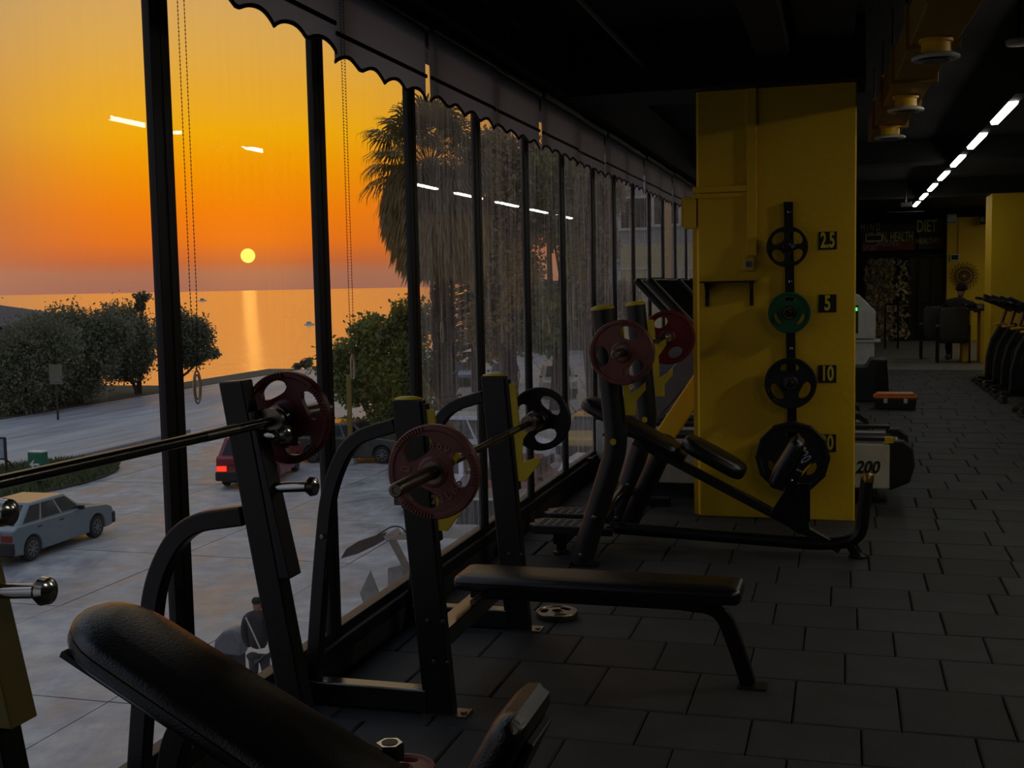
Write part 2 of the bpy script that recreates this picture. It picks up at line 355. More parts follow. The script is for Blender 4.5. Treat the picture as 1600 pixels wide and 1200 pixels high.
# ------------------------------------------------------------------ roller blinds with scalloped valances
names = {}
seam = [-1.85, -.85, .15, 1.15, 2.2, 3.22, 4.25, 5.30, 6.37, 7.43, 8.5, 9.55, 10.5, 11.5, 12.5, 13.45, 14.45, 15.45, 16.4]
ordw = ['', '', '', 'left of the photo, over the foreground bench', 'ending at the first thick mullion', 'nearest, cut by the top of the photo', 'second from the near end, over the palm', 'third from the near end', 'fourth from the near end', 'fifth from the near end', 'sixth from the near end', 'seventh from the near end', 'eighth from the near end', 'ninth from the near end', 'tenth from the near end', 'eleventh from the near end', 'twelfth from the near end', 'last one beside the pillar']
def scallop(s, wd):      # s in 0..1 across the blind
    q = (s*2) % 1.0
    return .040*abs(math.sin(PI*q))**.8 if q < .5 or True else 0
def scal(s):
    q = (s*4) % 2.0      # point - arch - round lobe - arch - point
    a = abs(math.sin(PI*q/2*2/1.0)) if False else 0
    x = q % 1.0
    return .034*(math.sin(PI*x)**.75) if q < 1 else .034*(math.sin(PI*x)**.75)
for i in range(len(seam)-1):
    if seam[i+1] < 1: continue
    y0, y1 = seam[i]+.008, seam[i+1]-.008; VX = -1.92 + (.012 if i % 2 else 0); dz = .035 if i < 6 else random.uniform(-.006, .006)
    t = thing('roller_blind', 'beige roller blind with a scalloped dark hem, '+(ordw[i] or 'second beyond the left edge of the photo'), 'blind', (VX, (y0+y1)/2, 2.8), 'scalloped roller blinds along the window wall')
    n = 72; fr = G(); hm = G(); hz = 2.475+dz
    def low(s):
        q = (s*4) % 2; x = (s*4) % 1
        v = .036*math.sin(PI*x)**.8
        if (q > .8 and q < 1.2): v = max(v, .010+.0)          # round lobe in the middle, sharp points elsewhere
        return hz+v
    for k in range(n+1):
        s = k/n; y = y0+(y1-y0)*s; z = low(s); wv = .004*math.sin(s*23+i)
        fr.v += [(VX+wv, y, z), (VX, y, 2.80)]
        hm.v += [(VX-.002+wv, y, z-.006), (VX-.002+wv, y, z+.008), (VX+.006+wv, y, z-.006), (VX+.006+wv, y, z+.008)]
        if k:
            a, b = (k-1)*4, k*4
            fr.f.append((a//2, b//2, b//2+1, a//2+1))
            for G_ in (hm,): G_.f += [(a, b, b+1, a+1), (a+2, a+3, b+3, b+2), (a, a+2, b+2, b), (a+1, b+1, b+3, a+3)]
    for G_ in (hm,): G_.f += [(0, 1, 3, 2), (n*4, n*4+2, n*4+3, n*4+1)]
    fr.build('fabric', m_fab, t, smooth=True); hm.build('hem_tape', m_hem, t)
    g = G(); g.bb(VX+.004, VX+.012, y0, y1-.01, 2.578+dz, 2.594+dz); g.build('hem_bar', m_hem, t)
    g = G(); g.tube([(VX-.05, y0, 2.78), (VX-.05, y1, 2.78)], .028, 12); g.build('roller', m_fab, t)
    g = G(); g.bb(VX-.07, VX+.03, y0, y1, 2.805, 2.845); g.build('head_rail', m_coat2, t, bevel=.008)
    # bead chain loop at the seam with a small oval ring weight
    zb = {5: 1.355, 6: 1.33, 7: 1.42, 8: 1.36, 9: 1.36}.get(i, 1.40+random.uniform(-.05, .05)); yc = y0+.03-(.155 if i == 5 else 0); CX = VX+.022
    g = G(); zz = 2.78; dzb = .012 if y1 < 8 else .03; rb = .0030
    if i in (5, 6, 7, 8, 9, 10, 11, 12):
        spread = .03
        while zz > zb:
            f = (zz-zb)/(2.78-zb); w_ = spread*(.75+.25*math.cos(f*3)) if i == 6 else spread*min(1, f*5+.1)
            for sgn in (-1, 1):
                p = Vector((CX, yc+sgn*w_*.6, zz)); r_ = rb
                g.add([p+Vector((r_, 0, 0)), p+Vector((0, r_, 0)), p-Vector((r_, 0, 0)), p-Vector((0, r_, 0)), p+Vector((0, 0, r_)), p-Vector((0, 0, r_))],
                      [(0, 1, 4), (1, 2, 4), (2, 3, 4), (3, 0, 4), (1, 0, 5), (2, 1, 5), (3, 2, 5), (0, 3, 5)])
            zz -= dzb
        for sgn in (-1, 1): g.tube([(CX, yc+sgn*spread*.6, 2.78), (CX, yc+sgn*spread*.6, zb+.2), (CX, yc, zb)], .0009, 4)
        g.build('bead_chain', m_hem if i < 7 else m_bead, t)
        g = G()
        for (ra, rb_, rr) in ((.020, .050, .003), (.012, .038, .0025)):
            g.tube([(CX, yc+ra*math.cos(a), zb-.045+rb_*math.sin(a)) for a in np.linspace(0, 2*PI, 25)], rr, 6, up=(1, 0, 0))
        g.build('oval_weight', m_bead, t, smooth=True)

# ================================================================== yellow pillar and what hangs on it
PX0, PX1, PY0, PY1 = -.965, .065, 7.89, 8.34
g = G(); c = .035
g.prism([(PX0, PY0+c), (PX0+c*.5, PY0), (PX1-.008, PY0), (PX1, PY0+.008), (PX1, PY1), (PX0, PY1)], (0, 0, 0), (1, 0, 0), (0, 1, 0), (0, 0, 2.86))
pillar = tag(g.build('trim_6', m_wally, bevel=.003), kind='structure')
g = G(); g.bb(2.175, 3.6, 19.5, 20.3, 0, 2.86); tag(g.build('trim_7', m_wally, bevel=.006), kind='structure')
# conduit and socket
t = thing('wall_conduit', 'yellow painted cable duct with a socket running down the pillar', 'conduit', (-.6, PY0, 1.7))
g = G(); g.bb(-.63, -.565, PY0-.028, PY0, 1.76, 2.85); g.build('vertical_duct', m_wally, t, bevel=.004)
g = G(); g.bb(-.985, -.63, PY0-.026, PY0, 2.185, 2.225); g.bb(-.985, -.63, PY0-.016, PY0, 2.15, 2.18); g.build('branch_duct', m_wally, t, bevel=.003)
g = G(); g.bb(-.65, -.58, PY0-.045, PY0, 1.66, 1.75); s_ = g.build('socket', M('beige plastic', (196, 168, 70), .4), t, bevel=.006)
g = G(); g.lathe([(.022, 0), (.022, .006), (.016, .006), (.016, .002)], (-.613, PY0-.045, 1.705), (0, -1, 0), 20); g.build('socket_face', m_grey, s_)
t = thing('junction_box', 'yellow painted box on the pillar corner beside the last blind', 'box', (-1.0, PY0+.05, 2.06))
g = G(); g.bb(-1.055, -.965, PY0+.0, PY0+.14, 1.955, 2.165); g.build('box_body', m_wally, t, bevel=.006)
g = G(); g.bb(-1.064, -1.056, PY0+.0, PY0+.13, 1.965, 2.155); g.build('box_lid', m_wally, t, bevel=.004)
g = G(); g.bb(-.995, -.966, PY0+.05, PY0+.09, 0, 1.955); g.build('corner_duct', m_wally, t)
# little black shelf bracket
t = thing('wall_shelf', 'thin black metal shelf on two brackets on the yellow pillar', 'shelf', (-.75, PY0, 1.58))
g = G(); g.bb(-.925, -.575, PY0-.17, PY0, 1.585, 1.597); g.build('shelf_plate', m_blk, t, bevel=.002)
for x in (-.895, -.60):
    g = G(); g.bb(x-.012, x+.012, PY0-.012, PY0, 1.43, 1.585); g.prism([(0, 0), (-.13, 0), (0, -.1)], (x-.004, PY0-.012, 1.585), (0, 1, 0), (0, 0, 1), (.008, 0, 0)); g.build('bracket', m_blk, t)
# number labels
for s_n, z, w_ in (('2.5', 1.846, .115), ('5', 1.438, .112), ('10', .975, .115), ('20', .517, .115)):
    t = thing('number_sign', 'small black square sign with yellow number %s on the pillar' % s_n, 'sign', (-.112, PY0, z))
    t['label'] = {'2.5': 'topmost small black square sign with the yellow number 2.5', '5': 'black square sign with the yellow number 5 beside the green plate', '10': 'black square sign with the yellow number 10', '20': 'lowest black square sign with the yellow number 20'}[s_n]
    g = G(); g.bb(-.112-w_/2, -.112+w_/2, PY0-.004, PY0, z-.058, z+.058); g.build('sign_plate', m_blk, t)
    text(s_n, .135, M('sign yellow', (205, 196, 40), .5), t, (-.112, PY0-.0055, z-.002), (1, 0, 0), (0, 0, 1), sx=.62 if len(s_n) < 3 else .56, bold=.004)
# weight plates: lathe rim + hub, spokes web with shaped holes
def plate_geo(R, T, holes, bore=.026, hub=.30, wide=.62, rin=.42, rout=.80, dish=.35, n=96, sides=None, phase=0.):
    """disc in local XZ, axis Y, front towards -Y"""
    g = G(); hw = wide*PI/holes
    st = []
    for i in range(n):
        a = 2*PI*i/n; q = ((a-phase) % (2*PI/holes))-PI/holes; h = abs(q) < hw
        rm, ra = (rin+rout)/2*R, (rout-rin)/2*R
        s = math.sqrt(max(0, 1-(q/hw)**2))**.8 if h else 0
        rr = R
        if sides: b = 2*PI/sides; rr = R*math.cos(b/2)/math.cos(((a) % b)-b/2)
        st.append((a, rm-ra*s, rm+ra*s, rr, s > .02))
    T2 = T/2; td = T2*dish+T2*.3
    for i in range(n):
        A, B = st[i], st[(i+1) % n]
        def P(S, r, y): return (r*math.cos(S[0]), y, r*math.sin(S[0]))
        def band(ra_, ya, rb_, yb):
            for sg in (-1, 1):
                q = [P(A, ra_(A), sg*ya), P(B, ra_(B), sg*ya), P(B, rb_(B), sg*yb), P(A, rb_(A), sg*yb)]
                g.add(q if sg < 0 else q[::-1], [(0, 1, 2, 3)])
        def wall(rf, y, inward):
            q = [P(A, rf(A), -y), P(B, rf(B), -y), P(B, rf(B), y), P(A, rf(A), y)]
            g.add(q[::-1] if inward else q, [(0, 1, 2, 3)])
        hb = hub*R
        wall(lambda S: bore, T2, True); band(lambda S: bore, T2, lambda S: hb*.8, T2); band(lambda S: hb*.8, T2, lambda S: hb, td); band(lambda S: hb, td, lambda S: S[1], td)
        if A[4] or B[4]: wall(lambda S: S[1], td, False); wall(lambda S: S[2], td, True)
        if not (A[4] or B[4]): band(lambda S: S[1], td, lambda S: S[2], td)
        band(lambda S: S[2], td, lambda S: S[3]*.86, td); band(lambda S: S[3]*.86, td, lambda S: S[3]*.89, T2); band(lambda S: S[3]*.89, T2, lambda S: S[3]*.975, T2); band(lambda S: S[3]*.975, T2, lambda S: S[3], T2*.7); wall(lambda S: S[3], T2*.7, False)
    return g
def plate(label, R, T, loc, m, holes=3, group=None, axis='Y', rot=0., rib=True, hubring=True, **kw):
    t = thing('weight_plate', label, 'weight plate', (0, 0, 0), group)
    d = plate_geo(R, T, holes, **kw).build('disc', m, t, smooth=True)
    if hubring:
        g = G(); g.lathe([(.026, -T/2-.001), (.040, -T/2-.001), (.040, -T/2-.004), (.026, -T/2-.004), (.026, -T/2-.001)], (0, 0, 0), (0, 1, 0), 32, close=False); g.build('steel_ring', m_steel, t, smooth=True)
    if rib:
        ph = kw.get('phase', 0)
        for k in range(holes):
            g = G()
            for j in range(-5, 6):
                a = ph+2*PI/holes*(k+.5)+j*.075
                c_ = Vector((R*.92*math.cos(a), -T/2-.001, R*.92*math.sin(a))); g.box(c_, (R*.11, .012, R*.034), X=(math.cos(a), 0, math.sin(a)), Z=(-math.sin(a), 0, math.cos(a)))
            g.build('grip_ribs', m, t)
    t.location = loc; t.rotation_euler = (0, rot, 0) if axis == 'Y' else (PI/2, 0, rot)
    ORG[t.name] = Vector((0, 0, 0))
    return t
def curved_text(parent, s, r, a0, size, m, T, span=.16, flip=False, sx=.9):
    for k, ch in enumerate(s):
        a = a0-(k-(len(s)-1)/2)*span*(1 if not flip else -1)
        u = Vector((math.sin(a), 0, -math.cos(a))); v = Vector((math.cos(a), 0, math.sin(a)))
        if flip: u, v = -u, -v
        if ch != ' ': text(ch, size, m, parent, (r*math.cos(a), -T/2*.65-.0012, r*math.sin(a)), u, v, ext=.0025, sx=sx, bold=.001)
# vertical plate holder
t = thing('plate_holder', 'black wall rail with pegs holding four stacked weight plates', 'rack', (-.35, PY0, 1.1))
g = G(); g.prism([(-.392, 2.105), (-.332, 2.105), (-.296, .10), (-.356, .10)], (0, PY0-.035, 0), (1, 0, 0), (0, 0, 1), (0, .033, 0)); g.build('rail', m_coat, t, bevel=.003)
for z in (2.04, 1.585, 1.145):
    g = G(); g.lathe([(.012, 0), (.012, .004), (.006, .006)], (-.362+(2.1-z)*.018+.006, PY0-.035, z), (0, -1, 0), 12); g.build('bolt', m_chrome, t)
for z, x in ((1.811, -.365), (1.382, -.357), (.92, -.344), (.43, -.33)):
    g = G(); g.lathe([(.024, 0), (.024, .16), (.020, .165)], (x, PY0-.03, z), (0, -1, 0), 20); g.build('peg', m_coat, t, smooth=True)
p = plate('small black four-spoke weight plate beside the 2.5 sign on the pillar', .133, .03, (-.365, PY0-.085, 1.811), m_blk, 4, wide=.74, rin=.36, rout=.84, phase=PI/2, rib=False, hub=.24, hubring=False)
text('0', .07, m_white, p, (.042, -.0175, .008), (math.cos(.6), 0, -math.sin(.6)), (math.sin(.6), 0, math.cos(.6)), sx=.5)
p = plate('dark green weight plate beside the 5 sign on the pillar', .136, .032, (-.352, PY0-.085, 1.382), m_green, 3, wide=.42, rin=.58, rout=.74, phase=.5, rib=False)
g = G(); g.lathe([(.055, .018), (.055, .028), (.046, .028), (.046, .018)], (0, 0, 0), (0, -1, 0), 28); g.build('hub_collar', m_green, p)
p = plate('black three-hole weight plate beside the 10 sign on the pillar', .168, .036, (-.344, PY0-.085, .92), m_blk, 3, wide=.52, rin=.46, rout=.80, phase=PI/6+.05, rib=False)
p = plate('large twelve-sided black weight plate beside the 20 sign', .242, .05, (-.33, PY0-.095, .43), m_blk, 3, wide=.30, rin=.52, rout=.70, phase=.5, rib=False, sides=12)
text('20', .105, M('grey print', (150, 160, 170), .6), p, (.075, -.028, .005), (math.cos(1.0), 0, -math.sin(1.0)), (math.sin(1.0), 0, math.cos(1.0)), sx=.62, bold=.002)
g = G(); g.prism([(.055, -.10), (.09, -.06), (.12, -.03), (.115, -.05), (.095, -.075), (.06, -.12)], (0, -.027, 0), (1, 0, 0), (0, 0, 1), (0, -.002, 0)); g.build('yellow_mark', m_ycap, p)

# ================================================================== benches
def bolt(t, p, ax, r=.012, m=None):
    g = G(); g.lathe([(r, 0), (r, .005), (r*.6, .008)], p, ax, 10); g.build('bolt', m or m_steel, t)
def barbell(label, a, b, sl0, sl1, r=.014):
    a, b = Vector(a), Vector(b); d = (b-a).normalized(); t = thing('barbell', label, 'barbell', (a+b)/2)
    g = G(); g.tube([a+d*sl0, b-d*sl1], r, 14); g.build('shaft', m_dsteel, t, smooth=True)
    for (p, q, L) in ((a, d, sl0), (b, -d, sl1)):
        g = G(); g.lathe([(.010, .004), (.012, 0), (.020, 0), (.0245, .004), (.0245, L-.02), (.037, L-.02), (.037, L), (.016, L)], p, q, 24); g.build('sleeve', m_steel, t, smooth=True)
    g = G(); g.lathe([(r+.0006, 0), (r+.0006, .16)], a+d*(sl0+.18), d, 14); g.lathe([(r+.0006, 0), (r+.0006, .16)], b-d*(sl1+.34), d, 14); g.build('knurling', m_steel, t, smooth=True)
    return t

# ---- flat bench press station (middle)
t = thing('bench_press', 'flat bench press with yellow capped uprights and a black pad', 'gym bench', (-1.5, 4.53, 0))
for j, Y in enumerate((4.0, 5.09)):
    g = G(); g.prism([(-1.608, 1.185), (-1.494, 1.185), (-1.398, 0.006), (-1.512, 0.006)], (0, Y-.03, 0), (1, 0, 0), (0, 0, 1), (0, .06, 0))
    up = g.build('upright', m_coat, t, bevel=.006)
    g = G(); g.lathe([(.001, .012), (.03, .010), (.052, .004), (.056, 0)], (-1.551, Y, 1.186), (0, 0, 1), 24); cap = g.build('end_cap', m_ycap, up, smooth=True, label='yellow end cap'); 
    cap.scale = (1, .62, 1); cap.location = (0, (Y-4.53)*.38, 0)
    # yellow catch plate with two J hooks
    g = G(); k = .088/1.19*1.09
    def ex(z): return -1.494+(1.185-z)*.0814
    yo = Y-.012
    hook = [(ex(1.15)+.012, 1.15), (ex(1.15)+.045, 1.15), (ex(.96)+.045, .965), (ex(.95)+.115, 1.0), (ex(.95)+.125, .975), (ex(.88)+.055, .895), (ex(.84)+.045, .84),
            (ex(.80)+.045, .79), (ex(.79)+.12, .815), (ex(.78)+.125, .79), (ex(.73)+.05, .70), (ex(.70)+.012, .70)]
    g.prism(hook, (0, yo-.007, 0), (1, 0, 0), (0, 0, 1), (0, .014, 0)); g.build('catch_plate', m_ycap, t, bevel=.002, label='yellow catch plate with two hooks')
    g = G(); g.prism([(ex(1.17), 1.17), (ex(1.17)+.014, 1.17), (ex(.66)+.014, .66), (ex(.66), .66)], (0, Y-.022, 0), (1, 0, 0), (0, 0, 1), (0, .044, 0)); g.build('catch_mount', m_coat, t)
    # rear brace
    g = G(); g.tube(fillet([(-1.60, Y, 1.09), (-1.79, Y, 1.035), (-1.885, Y, .84), (-1.925, Y, .55), (-1.985, Y, .012)], .12, 7), rect=(.055, .05), up=(0, 1, 0)); g.build('rear_brace', m_coat, t, bevel=.006)
    bolt(t, (-1.905, Y-.027, .66), (0, -1, 0), .010)
    g = G(); g.bb(-1.99, -1.50, Y-.035, Y+.035, .008, .094); g.build('floor_beam', m_beam, t, bevel=.005)
    g = G(); g.bb(-1.52, -1.345, Y-.04, Y+.045, 0, .008); g.lathe([(.012, 0), (.012, .006)], (-1.365, Y, .008), (0, 0, 1), 10); g.build('foot_plate', m_steel, t)
    for (x, z) in ((-1.485, .36), (-1.425, .36), (-1.465, .205), (-1.41, .205)): bolt(t, (x, Y-.03, z), (0, -1, 0), .011, m_coat2)
g = G(); g.bb(-1.53, -1.45, 4.03, 5.06, .225, .295); g.build('cross_beam', m_beam, t, bevel=.004)
g = G(); g.pad((-1.55, 4.545, .412), (1, 0, 0), (0, 1, 0), 1.17, .25, .062, r=.022, cr=.045); g.build('pad', m_vinyl, t, smooth=True)
g = G(); g.bb(-1.5, -.50, 4.51, 4.58, .30, .352); g.build('bench_spine', m_coat, t, bevel=.006)
g = G(); g.tube(fillet([(-.62, 4.545, .325), (-.47, 4.545, .315), (-.415, 4.545, .18), (-.36, 4.545, .01)], .13, 8), rect=(.06, .05), up=(0, 1, 0)); g.build('front_leg', m_coat, t, bevel=.006)
g = G(); g.bb(-.40, -.29, 4.50, 4.59, 0, .008); g.build('foot_plate', m_coat2, t)
g = G(); g.tube([(-1.42, 4.30, .345), (-1.40, 4.80, .345)], .012, 8); g.build('pad_bracket', m_steel, t)
barbell('steel barbell racked across the flat bench press, red plate at its near end', (-1.385, 3.43, .95), (-1.385, 5.42, .972), .42, .36)
p = plate('faded red weight plate on the near end of the flat bench barbell', .168, .04, (-1.385, 3.80, .952), m_pink, 3, wide=.58, rin=.40, rout=.82, phase=-.96, hub=.34)
curved_text(p, '22LBS', .098, -.96, .042, m_pinkl, .04, span=.30, flip=True)
curved_text(p, 'nova', .098, 1.13, .042, m_pinkl, .04, span=.30)
curved_text(p, '10', .10, 3.2, .05, m_pinkl, .04, span=.3)
p = plate('black weight plate with oval holes on the far end of the flat bench barbell', .150, .035, (-1.385, 5.27, .966), m_blk, 3, wide=.6, rin=.38, rout=.80, phase=-.17, rib=False)
g = G(); g.lathe([(.05, 0), (.05, .03), (.044, .035)], (-1.385, 5.215, .965), (0, -1, 0), 20); tag(g.build('spring_collar', m_dsteel), 'dark steel bar collar against the black plate on the flat bench bar', 'collar')

# ---- incline bench in the foreground
t = thing('incline_bench', 'black incline bench in the foreground with its backrest rising to the window', 'gym bench', (-1.4, 2.25, 0))
for j, Y in enumerate((1.73, 2.82)):
    g = G(); g.prism([(-1.632, 1.352), (-1.560, 1.358), (-1.335, 0.006), (-1.41, 0.006)], (0, Y-.03, 0), (1, 0, 0), (0, 0, 1), (0, .06, 0)); g.build('upright', m_coat, t, bevel=.005)
    def ex(z): return -1.56+(1.358-z)*.1665
    g = G(); g.prism([(ex(1.27)+.002, 1.27), (ex(1.27)+.014, 1.275), (ex(.82)+.034, .82), (ex(.82)+.002, .82)], (0, Y-.034, 0), (1, 0, 0), (0, 0, 1), (0, .07, 0)); g.build('catch_mount', m_coat2 if j else M('shaded yellow plastic', (112, 98, 26), .5), t, bevel=.003)  # near mount: yellow darkened in its colour to stand for weaker light
    for (z, L) in ((1.205, .055), (1.062, .105)):
        g = G(); g.lathe([(.014, 0), (.014, L), (.020, L+.002), (.0265, L+.012), (.024, L+.026), (.010, L+.034)], (ex(z)+.012, Y+.0, z), (1, 0, .06), 20); g.build('rest_peg', m_chrome, t, smooth=True)
    g = G(); g.tube(fillet([(-1.58, Y, .985), (-1.77, Y, .955), (-1.87, Y, .80), (-1.92, Y, .52), (-1.985, Y, .01)], .13, 8), rect=(.055, .05), up=(0, 1, 0)); g.build('rear_brace', m_coat, t, bevel=.006)
    g = G(); g.bb(-1.99, -1.42, Y-.035, Y+.035, .008, .094); g.build('floor_beam', m_beam, t, bevel=.005)
    bolt(t, (-1.47, Y-.03, .45), (0, -1, 0))
S = math.radians(27.8); uB = Vector((math.cos(S), 0, -math.sin(S)))
g = G(); g.pad((-1.67, 2.25, .893), uB, (0, 1, 0), .92, .29, .080, r=.032, cr=.13, taper=.16, e=.03); g.build('backrest', m_vinyl, t, smooth=True)
wB = Vector((math.sin(S), 0, math.cos(S)))
g = G(); g.box(Vector((-1.67, 2.25, .893))+uB*.47-wB*.082, (.86, .22, .014), X=uB, Z=wB); g.build('backrest_board', m_coat, t)
g = G(); g.tube([Vector((-1.45, 2.25, .66)), Vector((-.45, 2.25, .19))], rect=(.06, .05), up=(0, 1, 0)); g.build('main_rail', m_coat, t, bevel=.005)
g = G(); g.tube(fillet([(-1.36, 2.25, .60), ony(322, 1100, 2.25), ony(280, 1140, 2.25), ony(266, 1210, 2.25), (-1.46, 2.25, .25), (-1.44, 2.25, .01)], .1), rect=(.055, .05)); g.build('centre_post', m_coat, t, bevel=.005)
g = G(); g.bb(-1.5, -1.42, 1.75, 2.80, .2, .27); g.build('cross_beam', m_beam, t, bevel=.004)
g = G(); g.tube(fillet([(-1.4, 2.25, .10), (-.30, 2.25, .085), (-.2, 2.25, .18), (-.18, 2.25, .42)], .1), .03, 12); g.build('base_tube', m_coat2, t, smooth=True)
S2 = math.radians(64); u2 = Vector((math.cos(S2), 0, math.sin(S2)))
def seat(t, O, L, Wd, T):
    # cushion whose sitting face looks back to the window
    g = G(); u = u2; w = Vector((-math.sin(S2), 0, math.cos(S2))); O = Vector(O); n = 14
    prof = []
    top = [(0, -.012), (.03, .006), (.10, .014), (.19, .006), (L-.04, .0), (L-.012, -.012), (L, -.035), (L-.008, -T+.012), (L-.03, -T), (.04, -T), (.006, -T+.015), (-.004, -.03)]
    lay = [(-Wd/2, .50), (-Wd/2+.006, .72), (-Wd/2+.018, .88), (-Wd/2+.036, .97), (-Wd/2+.06, 1), (Wd/2-.06, 1), (Wd/2-.036, .97), (Wd/2-.018, .88), (Wd/2-.006, .72), (Wd/2, .50)]
    cx, cz = L/2, -T/2; k = len(top); vs = []
    for y, s in lay: vs += [O+u*(cx+(a-cx)*(1-(1-s)*.35))+w*(cz+(b-cz)*s)+Vector((0, y, 0)) for a, b in top]
    fs = [tuple(range(k)), tuple(range((len(lay)-1)*k, len(lay)*k))[::-1]]
    for q in range(len(lay)-1):
        for j in range(k): fs.append((q*k+j, (q+1)*k+j, (q+1)*k+(j+1) % k, q*k+(j+1) % k))
    g.add(vs, fs); s_ = g.build('seat', m_vinyl, t, smooth=True)
    g = G(); g.box(O+u*L*.5-w*(T+.010), (L*.72, Wd*.6, .018), X=u, Z=w); g.box(O+u*L*.30-w*(T+.035), (.10, .06, .05), X=u, Z=w); b_ = g.build('seat_bracket', m_coat2, t, bevel=.004)
    for q in (.25, .62): 
        g = G(); g.lathe([(.010, 0), (.010, .012)], O+u*L*q-w*(T+.018)+Vector((0, -Wd*.22, 0)), -w, 8); g.build('bolt', m_chrome, t)
seat(t, (-.805, 2.25, .462), .335, .27, .075)
g = G(); g.tube(fillet([(-.66, 2.25, .50), (-.62, 2.25, .42), (-.60, 2.25, .26)], .05), rect=(.05, .05)); g.build('seat_post', m_coat, t, bevel=.004)
g = G(); g.tube([(-.70, 2.25, .60), (-.58, 2.25, .50), (-.50, 2.25, .30)], .016, 10); g.build('adjust_bar', m_chrome, t, smooth=True)
barbell('steel barbell resting on the foreground incline bench, running to the left edge', (-1.50, 1.20, 1.262), (-1.50, 3.185, 1.238), .16, .36)
p = plate('dark maroon weight plate on the far end of the foreground barbell', .130, .032, (-1.50, 2.93, 1.242), m_red, 4, wide=.62, rin=.50, rout=.84, phase=-.35, hub=.40, rib=True)
g = G(); g.box((0, -.017, -.062), (.075, .004, .03)); g.build('size_label', m_coat2, p)
text('2.5', .030, m_grey, p, (0, -.0195, -.062), (1, 0, 0), (0, 0, 1))
t = thing('spring_collar', 'chrome bar collar beside the maroon plate', 'collar', (-1.5, 2.88, 1.243))
g = G(); g.lathe([(.027, 0), (.040, .003), (.040, .022), (.027, .025)], (-1.50, 2.875, 1.243), (0, -1, 0), 24); g.build('ring', m_dsteel, t, smooth=True)
g = G(); g.tube(fillet([(-1.47, 2.86, 1.22), (-1.44, 2.80, 1.20), (-1.455, 2.76, 1.215)], .03), .005, 8); g.build('lever', m_chrome, t, smooth=True)

# ---- incline bench beyond with round uprights
t = thing('incline_bench', 'incline bench with round black uprights standing before the yellow pillar', 'gym bench', (-1.0, 6.85, 0))
for j, Y in enumerate((6.36, 7.42)):
    g = G(); g.tube(fillet([(-1.445, Y, .01), (-1.225, Y, .69), (-1.30, Y, 1.465)], .10, 6), .064, 20); up = g.build('upright', m_coat2, t, smooth=True)
    g = G(); g.lathe([(.001, .014), (.04, .011), (.062, .003), (.066, 0), (.066, -.012)], (-1.30, Y, 1.465), (-.1, 0, 1), 24); g.build('end_cap', m_ycap, up, smooth=True, label='yellow end cap')
    g = G(); g.lathe([(.018, 0), (.018, .006)], (-1.235, Y-.066, .72), (0, -1, 0), 14); g.build('yellow_button', m_ycap, t)
    x0 = -1.225
    hook = [(x0+.0, 1.36), (x0+.045, 1.36), (x0+.06, 1.20), (x0+.12, 1.235), (x0+.128, 1.20), (x0+.075, 1.125), (x0+.08, .985), (x0+.135, 1.02), (x0+.165, 1.05), (x0+.165, 1.005), (x0+.11, .94), (x0+.11, .865), (x0+.055, .865), (x0+.035, 1.10)]
    g = G(); g.prism(hook, (0, Y-.03, 0), (1, 0, 0), (0, 0, 1), (0, .02, 0)); g.build('catch_plate', m_ycap, t, bevel=.002, label='yellow catch plate with two hooks')
    bolt(t, (-1.35, Y-.064, .29), (0, -1, 0), .014); bolt(t, (-1.43, Y-.064, .07), (0, -1, 0), .014)
    g = G(); g.bb(-1.50, -1.34, Y-.05, Y+.05, 0, .010); g.build('foot_plate', m_dsteel, t)
g = G(); g.tube(fillet([(-1.36, 7.40, .02), (-1.06, 7.15, .62)], .1), .062, 18); g.build('support_post', m_coat2, t, smooth=True)
g = G(); g.tube([(-1.33, 6.30, .26), (-1.38, 7.45, .27)], .03, 12); g.build('cross_beam', m_dsteel, t, smooth=True)
S3 = math.radians(28.5); u3 = Vector((math.cos(S3), 0, -math.sin(S3)))
g = G(); g.pad((-1.50, 6.85, .925), u3, (0, 1, 0), .66, .27, .075, r=.03, cr=.07, e=.02); g.build('backrest', m_vinyl, t, smooth=True)
g = G(); g.pad((-.90, 6.85, .700), u3, (0, 1, 0), .41, .28, .085, r=.035, cr=.09, e=.03); g.build('lower_backrest', m_vinyl, t, smooth=True)
g = G(); g.tube([(-1.22, 6.85, .66), (-.02, 6.85, .045)], rect=(.055, .05)); g.build('rail', m_dsteel, t, bevel=.008)
g = G(); g.tube(fillet([(-1.34, 6.85, .115), (-.1, 6.85, .065), (.09, 6.85, .10), (.125, 6.85, .47)], .14, 8), .036, 16); g.build('base_tube', m_coat, t, smooth=True)
g = G(); g.lathe([(.037, 0), (.037, .035), (.030, .045), (.012, .048)], (.125, 6.85, .44), (.02, 0, 1), 18); g.build('tube_cap', M('brass coloured cap', (150, 120, 50), .3, .8), t, smooth=True)
g = G(); g.tube([(.03, 6.85, .09), (.075, 6.85, .008)], .033, 14); g.lathe([(.055, 0), (.055, .012), (.035, .03)], (.078, 6.85, 0), (0, 0, 1), 18); g.build('foot', m_coat, t, smooth=True)
g = G(); g.box((-1.02, 6.85, .60), (.24, .12, .06), X=u3, Z=(.5, 0, 1)); g.lathe([(.03, -.10), (.03, .10)], (-1.14, 6.85, .66), (0, 1, 0), 14); g.build('hinge', m_coat, t, bevel=.006)
seat(t, (-.425, 6.85, .42), .315, .27, .085)
g = G(); g.prism([(-.42, .24), (-.30, .44), (-.25, .42), (-.235, .30), (-.18, .12), (-.26, .13)], (0, 6.82, 0), (1, 0, 0), (0, 0, 1), (0, .06, 0)); g.build('seat_post', m_coat, t, bevel=.004)
g = G(); g.bb(-.26, -.19, 6.835, 6.865, .20, .42); g.build('adjust_bar', m_coat, t)
